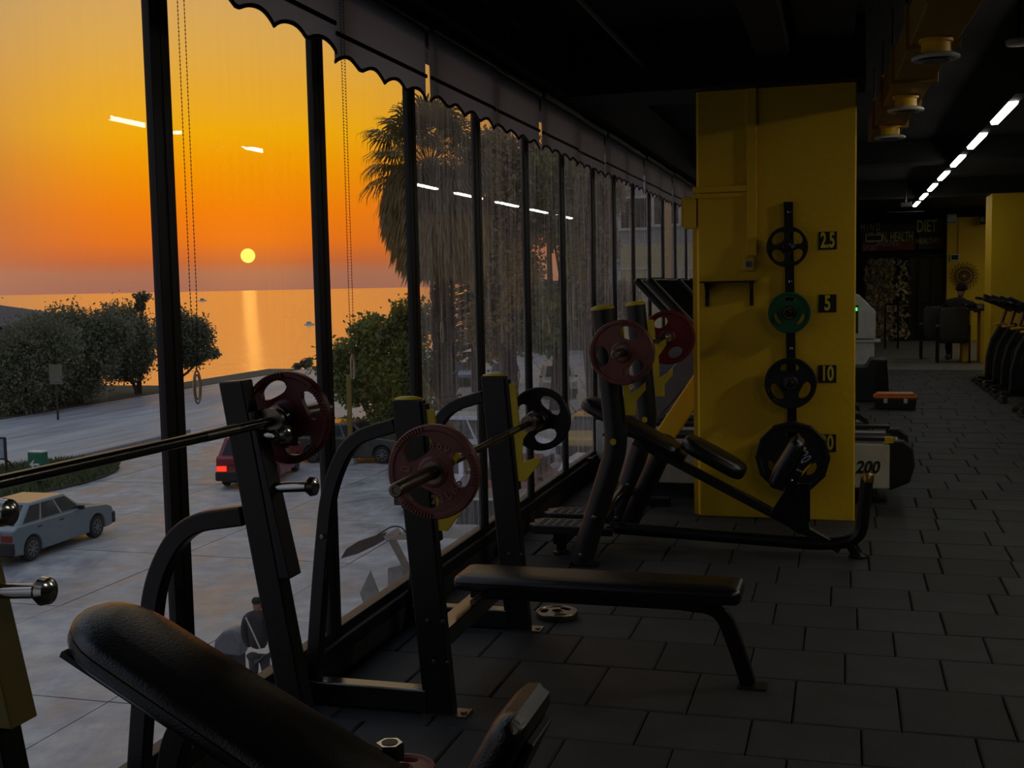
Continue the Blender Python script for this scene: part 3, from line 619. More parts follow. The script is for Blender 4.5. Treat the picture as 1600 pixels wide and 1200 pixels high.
barbell('barbell on the round-upright incline bench, plates at both ends', (-1.165, 6.02, 1.222), (-1.165, 7.92, 1.222), .32, .32)
p = plate('faded red weight plate on the near side of the round-upright bench', .178, .045, (-1.165, 6.22, 1.222), m_pink, 3, wide=.44, rin=.42, rout=.82, phase=.18, hub=.34)
curved_text(p, '10', .11, -1.45, .05, m_pinkl, .045, span=.3, flip=True)
p = plate('bright red weight plate on the far side of the round-upright bench', .178, .045, (-1.12, 7.62, 1.235), m_redp, 2, wide=.28, rin=.42, rout=.80, phase=.44, rib=False)
# spotter step
t = thing('foot_platform', 'low black ribbed double foot plate beside the window wall', 'step', (-1.7, 6.8, 0))
for k, (y0, y1, z) in enumerate(((6.50, 6.72, .19), (6.86, 7.05, .19))):
    pr = [(-1.80, y0+.05), (-1.75, y0), (-1.38, y0), (-1.38, y1), (-1.75, y1), (-1.80, y1-.05), (-1.77, (y0+y1)/2)]
    g = G(); g.prism(pr, (0, 0, z-.055), (1, 0, 0), (0, 1, 0), (0, 0, .055)); f = g.build('foot_plate', m_coat2, t, bevel=.008)
    g = G()
    for a in range(7):
        for b in range(4): g.box((-1.72+a*.05, y0+.04+b*.045, z+.002), (.036, .010, .006), X=(1, .3, 0))
    g.build('tread_ribs', m_grey, f)
g = G(); g.bb(-1.66, -1.58, 6.58, 6.98, .06, .135); g.lathe([(.05, 0), (.05, .012), (.03, .016), (.03, .08)], (-1.62, 6.62, 0), (0, 0, 1), 16); g.bb(-1.62, -1.36, 6.85, 6.9, .06, .1); g.build('support', m_coat, t, bevel=.004)
# things on the floor
p = plate('small chrome weight plate lying flat behind the flat bench', .10, .03, (-1.33, 5.32, .017), m_steel, 3, wide=.5, rin=.44, rout=.8, axis='Z', rib=False)
fp_ = onz(630, 1200, .03)
p = plate('copper-red weight plate lying on the floor in the foreground', .105, .035, (fp_.x, fp_.y, .02), m_pink, 3, wide=.5, rin=.42, rout=.8, axis='Z', rot=.6, rib=False)
curved_text(p, 'LBS', .08, 1.6, .03, m_pinkl, .035, span=.3)
DX, DY = onz(609, 1160, .177).x, onz(609, 1160, .177).y
t = thing('hex_dumbbell', 'hex ended dark dumbbell standing on end beside the copper-red plate', 'dumbbell', (DX, DY, 0))
def hexh(z0, z1, n='head', m=m_coat):
    g = G(); g.prism([(.046*math.cos(a*PI/3+.3), .046*math.sin(a*PI/3+.3)) for a in range(6)], (DX, DY, z0), (1, 0, 0), (0, 1, 0), (0, 0, z1-z0)); return g.build(n, m, t, bevel=.006)
hexh(0, .06); h_ = hexh(.12, .172)
g = G(); g.lathe([(.015, 0), (.015, .07)], (DX, DY, .055), (0, 0, 1), 14); g.build('handle', m_chrome, t, smooth=True)
g = G()
g.prism([((.040+.002*(a % 2))*math.cos(a*PI/3+.3), .042*math.sin(a*PI/3+.3)) for a in range(6)], (DX, DY, .173), (1, 0, 0), (0, 1, 0), (0, 0, .004)); g.build('chrome_rim', m_chrome, t, label='chrome hexagonal rim')
g = G(); g.lathe([(.026, 0), (.026, .002)], (DX, DY, .177), (0, 0, 1), 20); g.build('hollow', m_blk, t)
#PART2
# ================================================================== ceiling services
for i in range(8):
    y = 8.35+2.02*i if i else 8.13
    nm = ['the nearest one, just outside the photo top', 'first in the photo from the right', 'second in the photo from the right', 'third in the photo from the right', 'fourth in the photo from the right', 'fifth in the photo from the right', 'sixth in the photo from the right', 'last one before the reception'][i]
    t = thing('ceiling_light', 'white linear ceiling light in the long row, '+nm, 'ceiling light', (1.235, y, 2.93), 'linear ceiling lights in a row')
    g = G(); g.bb(1.195, 1.275, y-1.0, y+1.0, 2.925, 2.965); g.build('housing', m_black, t)
    g = G(); g.prism([(-.035, 0), (.035, 0), (.025, -.025), (-.025, -.025)], (1.235, y-(.60 if i else .53), 2.925), (1, 0, 0), (0, 0, 1), (0, 1.2 if i else 1.06, 0)); g.build('diffuser', m_led, t)
    g = G()
    for q in (-.8, .8): g.tube([(1.235, y+q, 2.96), (1.235, y+q, CZ)], .004, 6)
    g.build('suspension_wire', m_coat2, t)
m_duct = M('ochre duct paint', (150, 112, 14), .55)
DF = [onz(1462, 90, 2.66), onz(1415, 172, 2.66), onz(1391, 215, 2.66)]
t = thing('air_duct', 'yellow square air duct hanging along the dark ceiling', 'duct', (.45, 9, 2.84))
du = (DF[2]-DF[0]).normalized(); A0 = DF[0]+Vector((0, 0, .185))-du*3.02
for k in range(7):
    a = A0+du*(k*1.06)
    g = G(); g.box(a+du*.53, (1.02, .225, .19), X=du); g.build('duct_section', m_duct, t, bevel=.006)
    g = G(); g.box(a+du*.0, (.05, .265, .23), X=du); g.build('flange', m_duct, t, bevel=.004)
    g = G(); g.tube([a+du*.3+Vector((-.10, 0, .09)), a+du*.3+Vector((-.10, 0, .40))], .008, 6); g.build('hanger', m_steel, t)
for k, p in enumerate(DF):
    t = thing('air_diffuser', 'round white air diffuser under the yellow duct, '+['nearest and largest', 'middle one', 'farthest and smallest'][k], 'diffuser', p, 'round diffusers under the yellow duct'); q = .8
    g = G(); g.lathe([(.085*q, .088), (.085*q, 0), (.08*q, 0)], p, (0, 0, 1), 28, close=False); g.lathe([(.10*q, .088), (.10*q, .07), (.09*q, .07)], p, (0, 0, 1), 28); g.build('neck', m_yel, t, smooth=True)
    g = G(); g.lathe([(.075*q, -.02), (.08*q, -.015), (.03*q, -.0)], p, (0, 0, 1), 28); g.build('core', m_grey, t, smooth=True)
    g = G(); g.lathe([(.088*q, .012), (.120*q, .014), (.140*q, .004), (.142*q, -.004), (.132*q, -.012), (.10*q, -.006), (.088*q, .012)], p, (0, 0, 1), 36, close=False); g.build('ring', m_white, t, smooth=True)
# ceiling panels of the right half of the gym, beside and behind the camera; the reception pair is unseen fill, added
m_pan2 = M('small led panel', (255, 255, 255), .5, emit=(255, 246, 228), es=PANEL*10)
m_pan = M('led panel', (255, 255, 255), .5, emit=(255, 246, 228), es=PANEL)
for k, (x, y) in enumerate(((3.2, 0.8), (3.2, 3.4), (3.1, 6.75), (4.9, 23.8), (4.9, 27.6))):
    t = thing('ceiling_panel_light', 'square white ceiling light panel right of the photo frame, '+['beside the camera', 'right of the flat bench', 'right of the round-upright bench', 'over the reception', 'before the entrance wall'][k], 'ceiling light', (x, y, 3.12))
    hl_ = [.45, .3, .14, .6, .6][k]; g = G(); g.bb(x-.19, x+.19, y-hl_-.04, y+hl_+.04, 3.105, CZ); g.build('housing', m_black, t)
    g = G(); wl_ = .16 if k != 2 else .10; g.bb(x-wl_, x+wl_, y-hl_, y+hl_, 3.09, 3.11); g.build('diffuser', m_pan2 if k == 2 else m_pan, t)
p = onz(1592, 70, 2.95)
t = thing('smoke_detector', 'pale round ceiling fitting cut by the right edge of the photo', 'detector', p)
g = G(); g.lathe([(.07, 0), (.075, -.01), (.07, -.03), (.02, -.035)], p+Vector((0, 0, .03)), (0, 0, 1), 24); g.build('cover', m_white, t, smooth=True)
g = G(); g.tube([p+Vector((0, 0, .02)), (p.x, p.y, CZ)], .012, 8); g.build('stem', m_black, t)
p = Vector((ony(1415, 320, 21).x, 21, 2.9))
t = thing('projector_mount', 'dark equipment hanging from the ceiling at the end of the light row', 'projector', p)
g = G(); g.bb(p.x-.09, p.x+.09, p.y-.15, p.y+.15, 2.78, 2.86); g.build('body', m_coat2, t, bevel=.01)
g = G(); g.tube([(p.x, p.y, 2.85), (p.x, p.y, CZ)], .02, 8); g.bb(p.x-.3, p.x+.3, p.y-.01, p.y+.01, 2.70, 2.71); g.build('bracket', m_coat2, t)

# ================================================================== treadmills facing the windows
def treadmill(Y, label, first=True):
    t = thing('treadmill', label, 'treadmill', (-.8, Y, 0), 'treadmills facing the windows')
    g = G(); g.prism([(-1.75, .11), (.30, .11), (.36, .14), (.34, .43), (-1.75, .45)], (0, Y, 0), (1, 0, 0), (0, 0, 1), (0, .09, 0)); g.build('side_panel', m_silver, t, bevel=.01)
    g = G(); g.prism([(-1.75, .11), (.30, .11), (.36, .14), (.34, .43), (-1.75, .45)], (0, Y+.70, 0), (1, 0, 0), (0, 0, 1), (0, .09, 0)); g.build('side_panel', m_silver, t, bevel=.01)
    for y in (Y-.004, Y+.694):
        g = G(); g.prism([(.30, .10), (.44, .16), (.475, .28), (.46, .41), (.40, .455), (.30, .455)], (0, y, 0), (1, 0, 0), (0, 0, 1), (0, .10, 0)); g.build('end_cap', m_blk, t, bevel=.014)
    g = G(); g.bb(-1.7, .34, Y+.09, Y+.70, .36, .42); g.build('belt', m_rubb, t, bevel=.01)
    g = G(); g.bb(-1.75, .33, Y, Y+.09, .452, .476); g.bb(-1.75, .33, Y+.70, Y+.79, .452, .476); g.build('foot_rail', m_coat2, t, bevel=.005)
    g = G(); g.lathe([(.05, 0), (.05, .61)], (.36, Y+.09, .36), (0, 1, 0), 14); g.build('roller', m_coat, t, smooth=True)
    g = G(); g.bb(.27, .33, Y-.006, Y+.03, .44, .482); g.build('yellow_sticker', m_ycap, t)
    g = G(); g.bb(-1.6, -1.5, Y+.05, Y+.74, 0, .11); g.bb(.1, .2, Y+.05, Y+.74, 0, .12); g.build('feet', m_coat, t)
    for y in (Y+.0, Y+.72):
        g = G(); g.tube([(-1.66, y+.035, .40), (-1.38, y+.035, .66), (-1.0, y+.035, 1.10), (-.92, y+.035, 1.24)], rect=(.17, .05)); g.build('mast', m_grey, t, bevel=.01)
        g = G(); g.tube(fillet([(-1.05, y+.035, 1.16), (-.72, y+.035, 1.05), (-.60, y+.035, .98)], .08), .02, 10); g.build('handrail', m_coat2, t, smooth=True)
    a, b = Vector((-1.375, 0, 1.63)), Vector((-1.06, 0, 1.29)); d = (b-a).normalized(); w = Vector((-d.z, 0, d.x)); w = w if w.z > 0 else -w
    c_ = (a+b)/2+Vector((0, Y+.39, 0))
    g = G(); g.box(c_-w*.03, (.50, .72, .055), X=d, Z=w); con = g.build('console', m_coat, t, bevel=.02)
    g = G(); g.box(c_+w*.0, (.44, .66, .008), X=d, Z=w); g.build('console_rim', m_silver, con, bevel=.003)
    g = G(); g.box(c_+w*.006, (.40, .60, .006), X=d, Z=w); g.build('screen', m_cglass, con)
    g = G(); g.box(c_+d*.20+w*.02, (.06, .5, .04), X=d, Z=w); g.build('key_row', m_grey, con, bevel=.004)
    text('1200', .125, m_blk, t, (.135, Y-.004, .262), (1, 0, 0), (.2, 0, 1), sx=.85, bold=.003)
    return t
tl = ['grey treadmill marked 1200 behind the pillar, nearest to the benches', 'second treadmill from the benches, its console over the first', 'third treadmill from the benches, mostly behind the pillar', 'fourth treadmill from the benches, only its end beyond the pillar', 'fifth treadmill from the benches, end cap beyond the pillar', 'farthest treadmill of the row, small end cap beyond the pillar']
for k in range(6):
    n0 = len(COL.objects); t = treadmill(8.50+1.04*k, tl[k]); dx = [0, -.27, -.33, -.36, -.36, -.36][k]
    t.location.x += dx
t = thing('strut_machine', 'bright yellow slanted strut of a machine left of the pillar', 'machine', (-1.2, 8.2, 0))
g = G(); g.tube([(-1.55, 8.20, .012), (-1.27, 8.20, .45), (-.93, 8.20, .96)], rect=(.14, .06)); g.build('strut', m_yel, t, bevel=.01)
g = G(); g.bb(-1.65, -1.2, 8.16, 8.24, 0, .06); g.build('base', m_coat, t, bevel=.006)

# ================================================================== beyond the pillar
t = thing('toolbox', 'orange and black toolbox lying on the rubber floor', 'toolbox', (.59, 14.9, 0))
x0, x1 = .345, .835
g = G(); g.prism([(x0+.02, 0), (x1-.02, 0), (x1, .13), (x0, .13)], (0, 14.72, 0), (1, 0, 0), (0, 0, 1), (0, .28, 0)); g.build('case', m_blk, t, bevel=.012)
g = G(); g.bb(x0-.01, x1+.01, 14.71, 15.01, .132, .165); g.prism([(x0, .165), (x1, .165), (x1-.04, .195), (x0+.04, .195)], (0, 14.73, 0), (1, 0, 0), (0, 0, 1), (0, .26, 0)); g.build('lid', m_orange, t, bevel=.01)
for x in (x0+.13, x1-.13): g = G(); g.bb(x-.022, x+.022, 14.70, 14.715, .08, .135); g.build('latch', m_white, t, bevel=.003)
t = thing('plyo_box', 'dark tapered box standing behind the pillar next to the toolbox', 'box', (.3, 17, 0))
pa = onz(1390, 628); Yb = pa.y; xt = ony(1386, 562, Yb).x; zt = ony(1386, 562, Yb).z; xa = ony(1330, 562, Yb).x
g = G(); g.prism([(xa-.5, 0), (pa.x, 0), (xt, zt), (xt-.20, zt), (xt-.26, zt-.10), (xa-.5, zt-.12)], (0, Yb, 0), (1, 0, 0), (0, 0, 1), (0, .6, 0)); g.build('panel', m_coat2, t, bevel=.01)
g = G(); g.prism([(xt-.14, .02), (pa.x-.02, .02), (xt-.01, zt-.02), (xt-.12, zt-.02)], (0, Yb-.02, 0), (1, 0, 0), (0, 0, 1), (0, .02, 0)); g.build('edge_panel', m_coat, t, bevel=.006)
# turnstile kiosk
t = thing('entrance_kiosk', 'white standing kiosk with a glowing green display behind the pillar', 'kiosk', (.3, 21.5, 0))
g = G(); g.prism([(0, .52), (.52, .52), (.52, 1.0), (.24, 1.30), (0, 1.36)], (0, 21.5, 0), (1, 0, 0), (0, 0, 1), (0, .4, 0)); g.build('upper_body', m_white, t, bevel=.02)
g = G(); g.bb(-.02, .60, 21.46, 21.95, .46, .50); g.build('shelf', m_white, t, bevel=.008)
g = G(); g.bb(.02, .50, 21.5, 21.9, 0, .46); g.build('base', m_white, t, bevel=.008)
g = G(); g.bb(.10, .22, 21.485, 21.505, .62, 1.12); g.build('dark_panel', m_blk, t, bevel=.01)
g = G(); g.bb(.125, .205, 21.475, 21.49, 1.02, 1.075); g.build('display', m_grn, t)
# poster boards, entrance, plants wall
YB = 30.85
def bpanel(x0, y0, x1, y1, th=.04, Y=YB):
    a, b = ony(x0, y1, Y), ony(x1, y0, Y); g = G(); g.bb(a.x, b.x, Y-th, Y, a.z, b.z); return g, a, b
m_pos = M('poster print', (84, 70, 66), .7, var=.5, vscale=5, col2=(58, 64, 78)); m_pred = M('poster red', (140, 62, 62), .7); m_pol = M('poster lettering', (206, 196, 96), .7); m_pgr = M('poster grey lettering', (180, 180, 172), .7); m_pbl = M('poster blue', (46, 54, 78), .7); m_pog = M('poster olive', (72, 70, 40), .7)
t = thing('poster_board', 'dark poster board reading MENTAL HEALTH and WELLNESS above the entrance', 'poster', ony(1388, 368, YB))
g, a, b = bpanel(1346, 349, 1431, 393); g.build('board', m_pos, t)
g, _, _ = bpanel(1347, 377, 1428, 392, .045); g.build('red_band', m_pred, t)
text('M I N D', .28, m_pgr, t, ony(1360, 356, YB-.05), (1, 0, 0), (0, 0, 1), sx=.5)
text('MENTAL HEALTH', .34, m_pol, t, ony(1389, 371, YB-.05), (1, 0, 0), (0, 0, 1), sx=.43, bold=.006)
text('WELLNESS', .17, m_pgr, t, ony(1388, 381, YB-.05), (1, 0, 0), (0, 0, 1), sx=.7)
text('SPORT', .20, m_pgr, t, ony(1360, 388, YB-.05), (1, 0, 0), (0, 0, 1), sx=.6)
t = thing('poster_board', 'dark poster board reading DIET and HEALTHY beside the yellow wall', 'poster', ony(1457, 364, YB))
g, a, b = bpanel(1435, 342, 1475, 390); g.build('board', m_pos, t)
g, _, _ = bpanel(1460, 345, 1474, 360, .045); g.build('olive_patch', m_pog, t); g, _, _ = bpanel(1436, 362, 1474, 370, .045); g.build('blue_band', m_pbl, t); g, _, _ = bpanel(1462, 372, 1474, 384, .045); g.build('red_patch', m_pred, t)
text('DIET', .42, m_pol, t, ony(1448, 354, YB-.05), (1, 0, 0), (0, 0, 1), sx=.55, bold=.006)
text('HEALTHY', .20, m_pol, t, ony(1449, 377, YB-.05), (1, 0, 0), (0, 0, 1), sx=.62)
t = thing('hanging_sign', 'small dark sign with a pale frame hanging before the posters', 'sign', ony(1365, 372, 27))
g, a, b = bpanel(1353, 367, 1378, 377, .03, 27); g.build('sign_face', m_blk, t)
g = G(); 
for (q0, q1) in (((a.x, a.z), (b.x, a.z)), ((b.x, a.z), (b.x, b.z)), ((b.x, b.z), (a.x, b.z)), ((a.x, b.z), (a.x, a.z))): g.tube([(q0[0], 26.96, q0[1]), (q1[0], 26.96, q1[1])], .012, 6)
g.build('sign_frame', m_white, t)
g = G(); g.tube([((a.x+b.x)/2, 26.98, b.z), ((a.x+b.x)/2, 26.98, CZ)], .008, 6); g.build('sign_wire', m_coat2, t)
# leafy wall (camouflage netting of leaves)
t = thing('plant_wall', 'pale leafy climbing plants covering the wall beside the entrance', 'plants', ony(1388, 470, 30.6))
a, b = ony(1352, 545, 30.7), ony(1421, 405, 30.7)
g = G(); g.bb(a.x, b.x, 30.7, 30.8, 0.005, b.z); g.build('backing', M('dark netting', (24, 26, 20), .8), t)
def leafmesh(name, pts, size, m, parent=None, flat=.0, kind='stuff', tri=False, asp=.55, dirs=None):
    n = len(pts); pts = np.asarray(pts, float)
    d1 = rng.normal(size=(n, 3)) if dirs is None else np.asarray(dirs, float)
    d1 /= np.linalg.norm(d1, axis=1)[:, None]; d2 = np.cross(d1, rng.normal(size=(n, 3))); d2 /= np.linalg.norm(d2, axis=1)[:, None]
    s = size*(.6+.8*rng.random(n))[:, None]
    v = np.stack([pts-d1*s, pts+d2*s*asp, pts+d1*s, pts-d2*s*asp], 1).reshape(-1, 3)
    if parent is not None: v -= np.array(ORG[parent.name])
    me = bpy.data.meshes.new(name); me.vertices.add(4*n); me.vertices.foreach_set('co', v.ravel()); me.loops.add(4*n); me.polygons.add(n)
    me.loops.foreach_set('vertex_index', np.arange(4*n, dtype=np.int32)); me.polygons.foreach_set('loop_start', np.arange(0, 4*n, 4, dtype=np.int32)); me.polygons.foreach_set('loop_total', np.full(n, 4, dtype=np.int32))
    me.update(calc_edges=True); me.materials.append(m); o = bpy.data.objects.new(name, me); COL.objects.link(o)
    ORG[o.name] = Vector((0, 0, 0))
    if parent is not None: o.parent = parent; ORG[o.name] = ORG[parent.name]
    if kind: o['kind'] = kind
    return o
n = 2600; P = np.stack([a.x+(b.x-a.x)*rng.random(n)*np.where(rng.random(n) < .65, .62, 1), 30.62+.1*rng.random(n), .02+(b.z-.02)*rng.random(n)], 1)
leafmesh('leaves', P, .07, M('pale leaves', (150, 148, 112), .6, var=.5, vscale=9, col2=(206, 182, 146)), t)
# entrance glazing
t = thing('entrance_door', 'dark glazed entrance door with black frame at the far end', 'door', ony(1445, 470, 30.6))
a, b = ony(1420, 545, 30.7), ony(1476, 402, 30.7)
g = G(); g.bb(a.x, b.x, 30.74, 30.78, .01, b.z); g.build('dark_panel', M('night glass', (40, 44, 48), .15), t)
for x in (a.x, a.x+(b.x-a.x)*.28, a.x+(b.x-a.x)*.66, b.x): g = G(); g.bb(x-.03, x+.03, 30.66, 30.74, .005, b.z+.05); g.build('door_frame', m_frame, t, bevel=.004)
g = G(); g.bb(a.x, b.x, 30.66, 30.74, b.z, b.z+.08); g.build('door_head', m_frame, t)
t = thing('railing', 'black metal railing in front of the leafy wall', 'railing', onz(1430, 545))
pa, pb = onz(1383, 545), onz(1403, 545)
for px in (1383, 1403, 1478):
    q = onz(px, 545); g = G(); g.tube([q, q+Vector((0, 0, 1.0))], .022, 8); g.build('rail_post', m_coat, t)
g = G(); g.tube([onz(1383, 545)+Vector((0, 0, 1.0)), onz(1484, 545)+Vector((0, 0, 1.0))], .02, 8); g.build('handrail', m_coat, t)
# yellow reception wall, gear ornament, air conditioner, picture
a, b = ony(1477, 545, 30.5), ony(1549, 338, 30.5)
g = G(); g.bb(a.x, b.x+1.6, 30.4, 30.84, 0.005, min(3.2, b.z)); tag(g.build('wall_reception', m_wally, bevel=.01), kind='structure')
c_ = ony(1507, 431, 30.3); R_ = 21/FPX*29
t = thing('wall_ornament', 'dark round openwork ornament hanging on the yellow reception wall', 'ornament', c_)
g = G()
for r_ in (R_*.35, R_*.62): g.tube([(c_.x+r_*math.cos(q), 30.35, c_.z+r_*math.sin(q)) for q in np.linspace(0, 2*PI, 25)], .012, 6)
g.build('ring', m_hem, t)
g = G()
for k in range(20):
    q = 2*PI*k/20; g.tube([(c_.x+R_*.15*math.cos(q), 30.35, c_.z+R_*.15*math.sin(q)), (c_.x+R_*.75*math.cos(q+.4), 30.34, c_.z+R_*.75*math.sin(q+.4)), (c_.x+R_*1.0*math.cos(q+.05), 30.35, c_.z+R_*1.0*math.sin(q+.05))], .009, 5)
g.build('rays', m_hem, t)
t = thing('wall_unit', 'white box unit high on the yellow reception wall', 'wall unit', ony(1486, 343, 30.3)); g, _, _ = bpanel(1479, 335, 1494, 350, .15, 30.38); g.build('housing', m_white, t, bevel=.01); g, _, _ = bpanel(1480, 347, 1493, 348.5, .16, 30.38); g.build('vent', m_grey, t)
t = thing('wall_panel', 'small dark panel with a white frame below the wall unit', 'panel', ony(1492, 402, 30.3)); g, _, _ = bpanel(1485, 397, 1499, 408, .04, 30.38); g.build('panel_frame', m_white, t); g, _, _ = bpanel(1486.5, 398.5, 1497, 406, .05, 30.38); g.build('panel_face', m_blk, t)
g, _, _ = bpanel(1497, 350, 1499, 398, .02, 30.38); g.build('cable_duct', m_yel, t)
t = thing('wall_speaker', 'black speaker high on the reception wall', 'speaker', ony(1535, 343, 30.1)); g, _, _ = bpanel(1531, 337, 1539, 351, .2, 30.3); g.build('cabinet', m_blk, t, bevel=.01); q = ony(1535, 343, 30.09); g = G(); g.lathe([(.06, 0), (.02, .01)], q, (0, 1, 0), 16); g.build('cone', m_grey, t)
# reception desk
pd = onz(1527, 567); YD = pd.y; x0, x1 = pd.x+.05, onz(1549, 567).x+.4; zt = 1.0
t = thing('reception_desk', 'yellow reception desk with a dark top beside the seated man', 'desk', (x0, YD, 0))
g = G(); g.bb(x0, x1, YD, YD+.6, 0.006, zt-.04); g.build('front_panel', m_wally, t, bevel=.01)
g = G(); g.bb(x0-.42, x1, YD-.02, YD+.7, zt-.04, zt); g.build('desk_top', m_coat2, t, bevel=.006)
g = G(); g.bb(x0-.30, x0-.16, YD+.1, YD+.6, 0.006, zt-.04); g.build('desk_leg', m_wally, t, bevel=.01)
t = thing('desk_clutter', 'pile of white papers and tools on the reception desk', 'papers', (x0, YD, zt))
for k in range(6): g = G(); g.box((x0-.28+k*.14, YD+.2+random.random()*.2, zt+.03+random.random()*.05), (.16, .14, .05), X=(1, random.uniform(-.5, .5), random.uniform(-.2, .2))); g.build('item', [m_white, m_blk, m_grey, m_hem][k % 4], t)
# seated man seen from behind
def figure(t, joints, edges, m, name='body', lev=1, root=0):
    me = bpy.data.meshes.new(name); og = ORG[t.name]; me.from_pydata([Vector(j[:3])-og for j in joints], edges, []); me.materials.append(m)
    o = bpy.data.objects.new(name, me); COL.objects.link(o); o.parent = t; ORG[o.name] = og
    sk = o.modifiers.new('skin', 'SKIN'); sk.use_smooth_shade = True; sv = me.skin_vertices[0].data
    for i, j in enumerate(joints): sv[i].radius = (j[3], j[4] if len(j) > 4 else j[3]); sv[i].use_root = (i == root)
    sb = o.modifiers.new('sub', 'SUBSURF'); sb.levels = sb.render_levels = lev
    return o
mp_ = onz(1497, 567); mx, my = mp_.x, mp_.y
t = thing('person', 'man in a black t-shirt sitting with his back turned at the reception desk', 'person', (mx, my, 0))
J = [(mx, my+.25, .56, .15, .13), (mx, my+.27, .75, .14, .12), (mx+.02, my+.30, .95, .20, .13), (mx+.04, my+.34, 1.12, .20, .11), (mx+.06, my+.36, 1.20, .055), (mx-.17, my+.34, 1.10, .07), (mx-.22, my+.42, .92, .05), (mx+.25, my+.36, 1.08, .07), (mx+.36, my+.44, .92, .05), (mx-.10, my+.45, .52, .09), (mx-.12, my+.70, .50, .065), (mx-.12, my+.70, .10, .045), (mx+.12, my+.45, .52, .09), (mx+.14, my+.70, .50, .065), (mx+.14, my+.62, .10, .045)]
figure(t, J, [(0, 1), (1, 2), (2, 3), (3, 4), (3, 5), (5, 6), (3, 7), (7, 8), (0, 9), (9, 10), (10, 11), (0, 12), (12, 13), (13, 14)], M('black t-shirt', (18, 18, 20), .85))
figure(t, [(mx+.36, my+.44, .92, .042), (mx+.52, my+.55, 1.02, .036), (mx+.62, my+.60, 1.03, .03)], [(0, 1), (1, 2)], m_skin, 'forearm')
figure(t, [(mx+.06, my+.36, 1.20, .055), (mx+.07, my+.40, 1.28, .065), (mx+.08, my+.42, 1.36, .095, .085), (mx+.08, my+.42, 1.44, .085, .08)], [(0, 1), (1, 2), (2, 3)], m_skin, 'head')
figure(t, [(mx+.075, my+.375, 1.30, .085, .07), (mx+.078, my+.385, 1.37, .112, .10), (mx+.08, my+.40, 1.43, .105, .10), (mx+.08, my+.42, 1.48, .07)], [(0, 1), (1, 2), (2, 3)], M('short dark hair', (30, 26, 24), .9), 'hair')
for (dx, z) in ((-.095, 1.36), (.255, 1.36)):
    g = G(); g.lathe([(.012, 0), (.028, .01), (.01, .02)], (mx+dx*.5+.04, my+.42, z), (dx, .2, 0), 10); g.build('ear', m_skin, t, smooth=True)
for (dx, dy) in ((-.12, .78), (.14, .72)):
    g = G(); g.pad((mx+dx, my+dy-.12, .10), (0, 1, 0), (1, 0, 0), .26, .09, .09, r=.02, cr=.03); g.build('shoe', m_grey, t, smooth=True)
def chair(px, py, label, fx=1):
    q = onz(px, py); t = thing('office_armchair', label, 'chair', q)
    g = G(); g.pad((q.x-.24, q.y+.22, .46), (1, 0, 0), (0, 1, 0), .50, .46, .09, r=.03, cr=.05); g.build('seat', m_blk, t, smooth=True)
    g = G(); g.prism([(-.24, .44), (.24, .44), (.26, .75), (.25, .98), (.18, 1.03), (-.18, 1.03), (-.25, .98), (-.26, .75)], (q.x, q.y-.02, 0), (1, 0, 0), (0, 0, 1), (0, .07, 0)); g.build('backrest', m_vinyl, t, bevel=.02)
    for s in (-1, 1):
        g = G(); g.tube(fillet([(q.x+s*.27, q.y+.0, .02), (q.x+s*.27, q.y+.0, .66), (q.x+s*.27, q.y+.42, .66), (q.x+s*.27, q.y+.42, .02)], .05), .018, 8); g.tube([(q.x+s*.27, q.y, .02), (q.x+s*.27, q.y+.42, .02)], .018, 8); g.build('side_frame', m_coat, t, smooth=True)
        g = G(); g.box((q.x+s*.27, q.y+.20, .685), (.06, .36, .03)); g.build('armrest', m_grey, t, bevel=.01)
    return t
chair(1490, 568, 'black office armchair in which the man sits')
chair(1463, 562, 'empty black armchair to the left of the seated man')
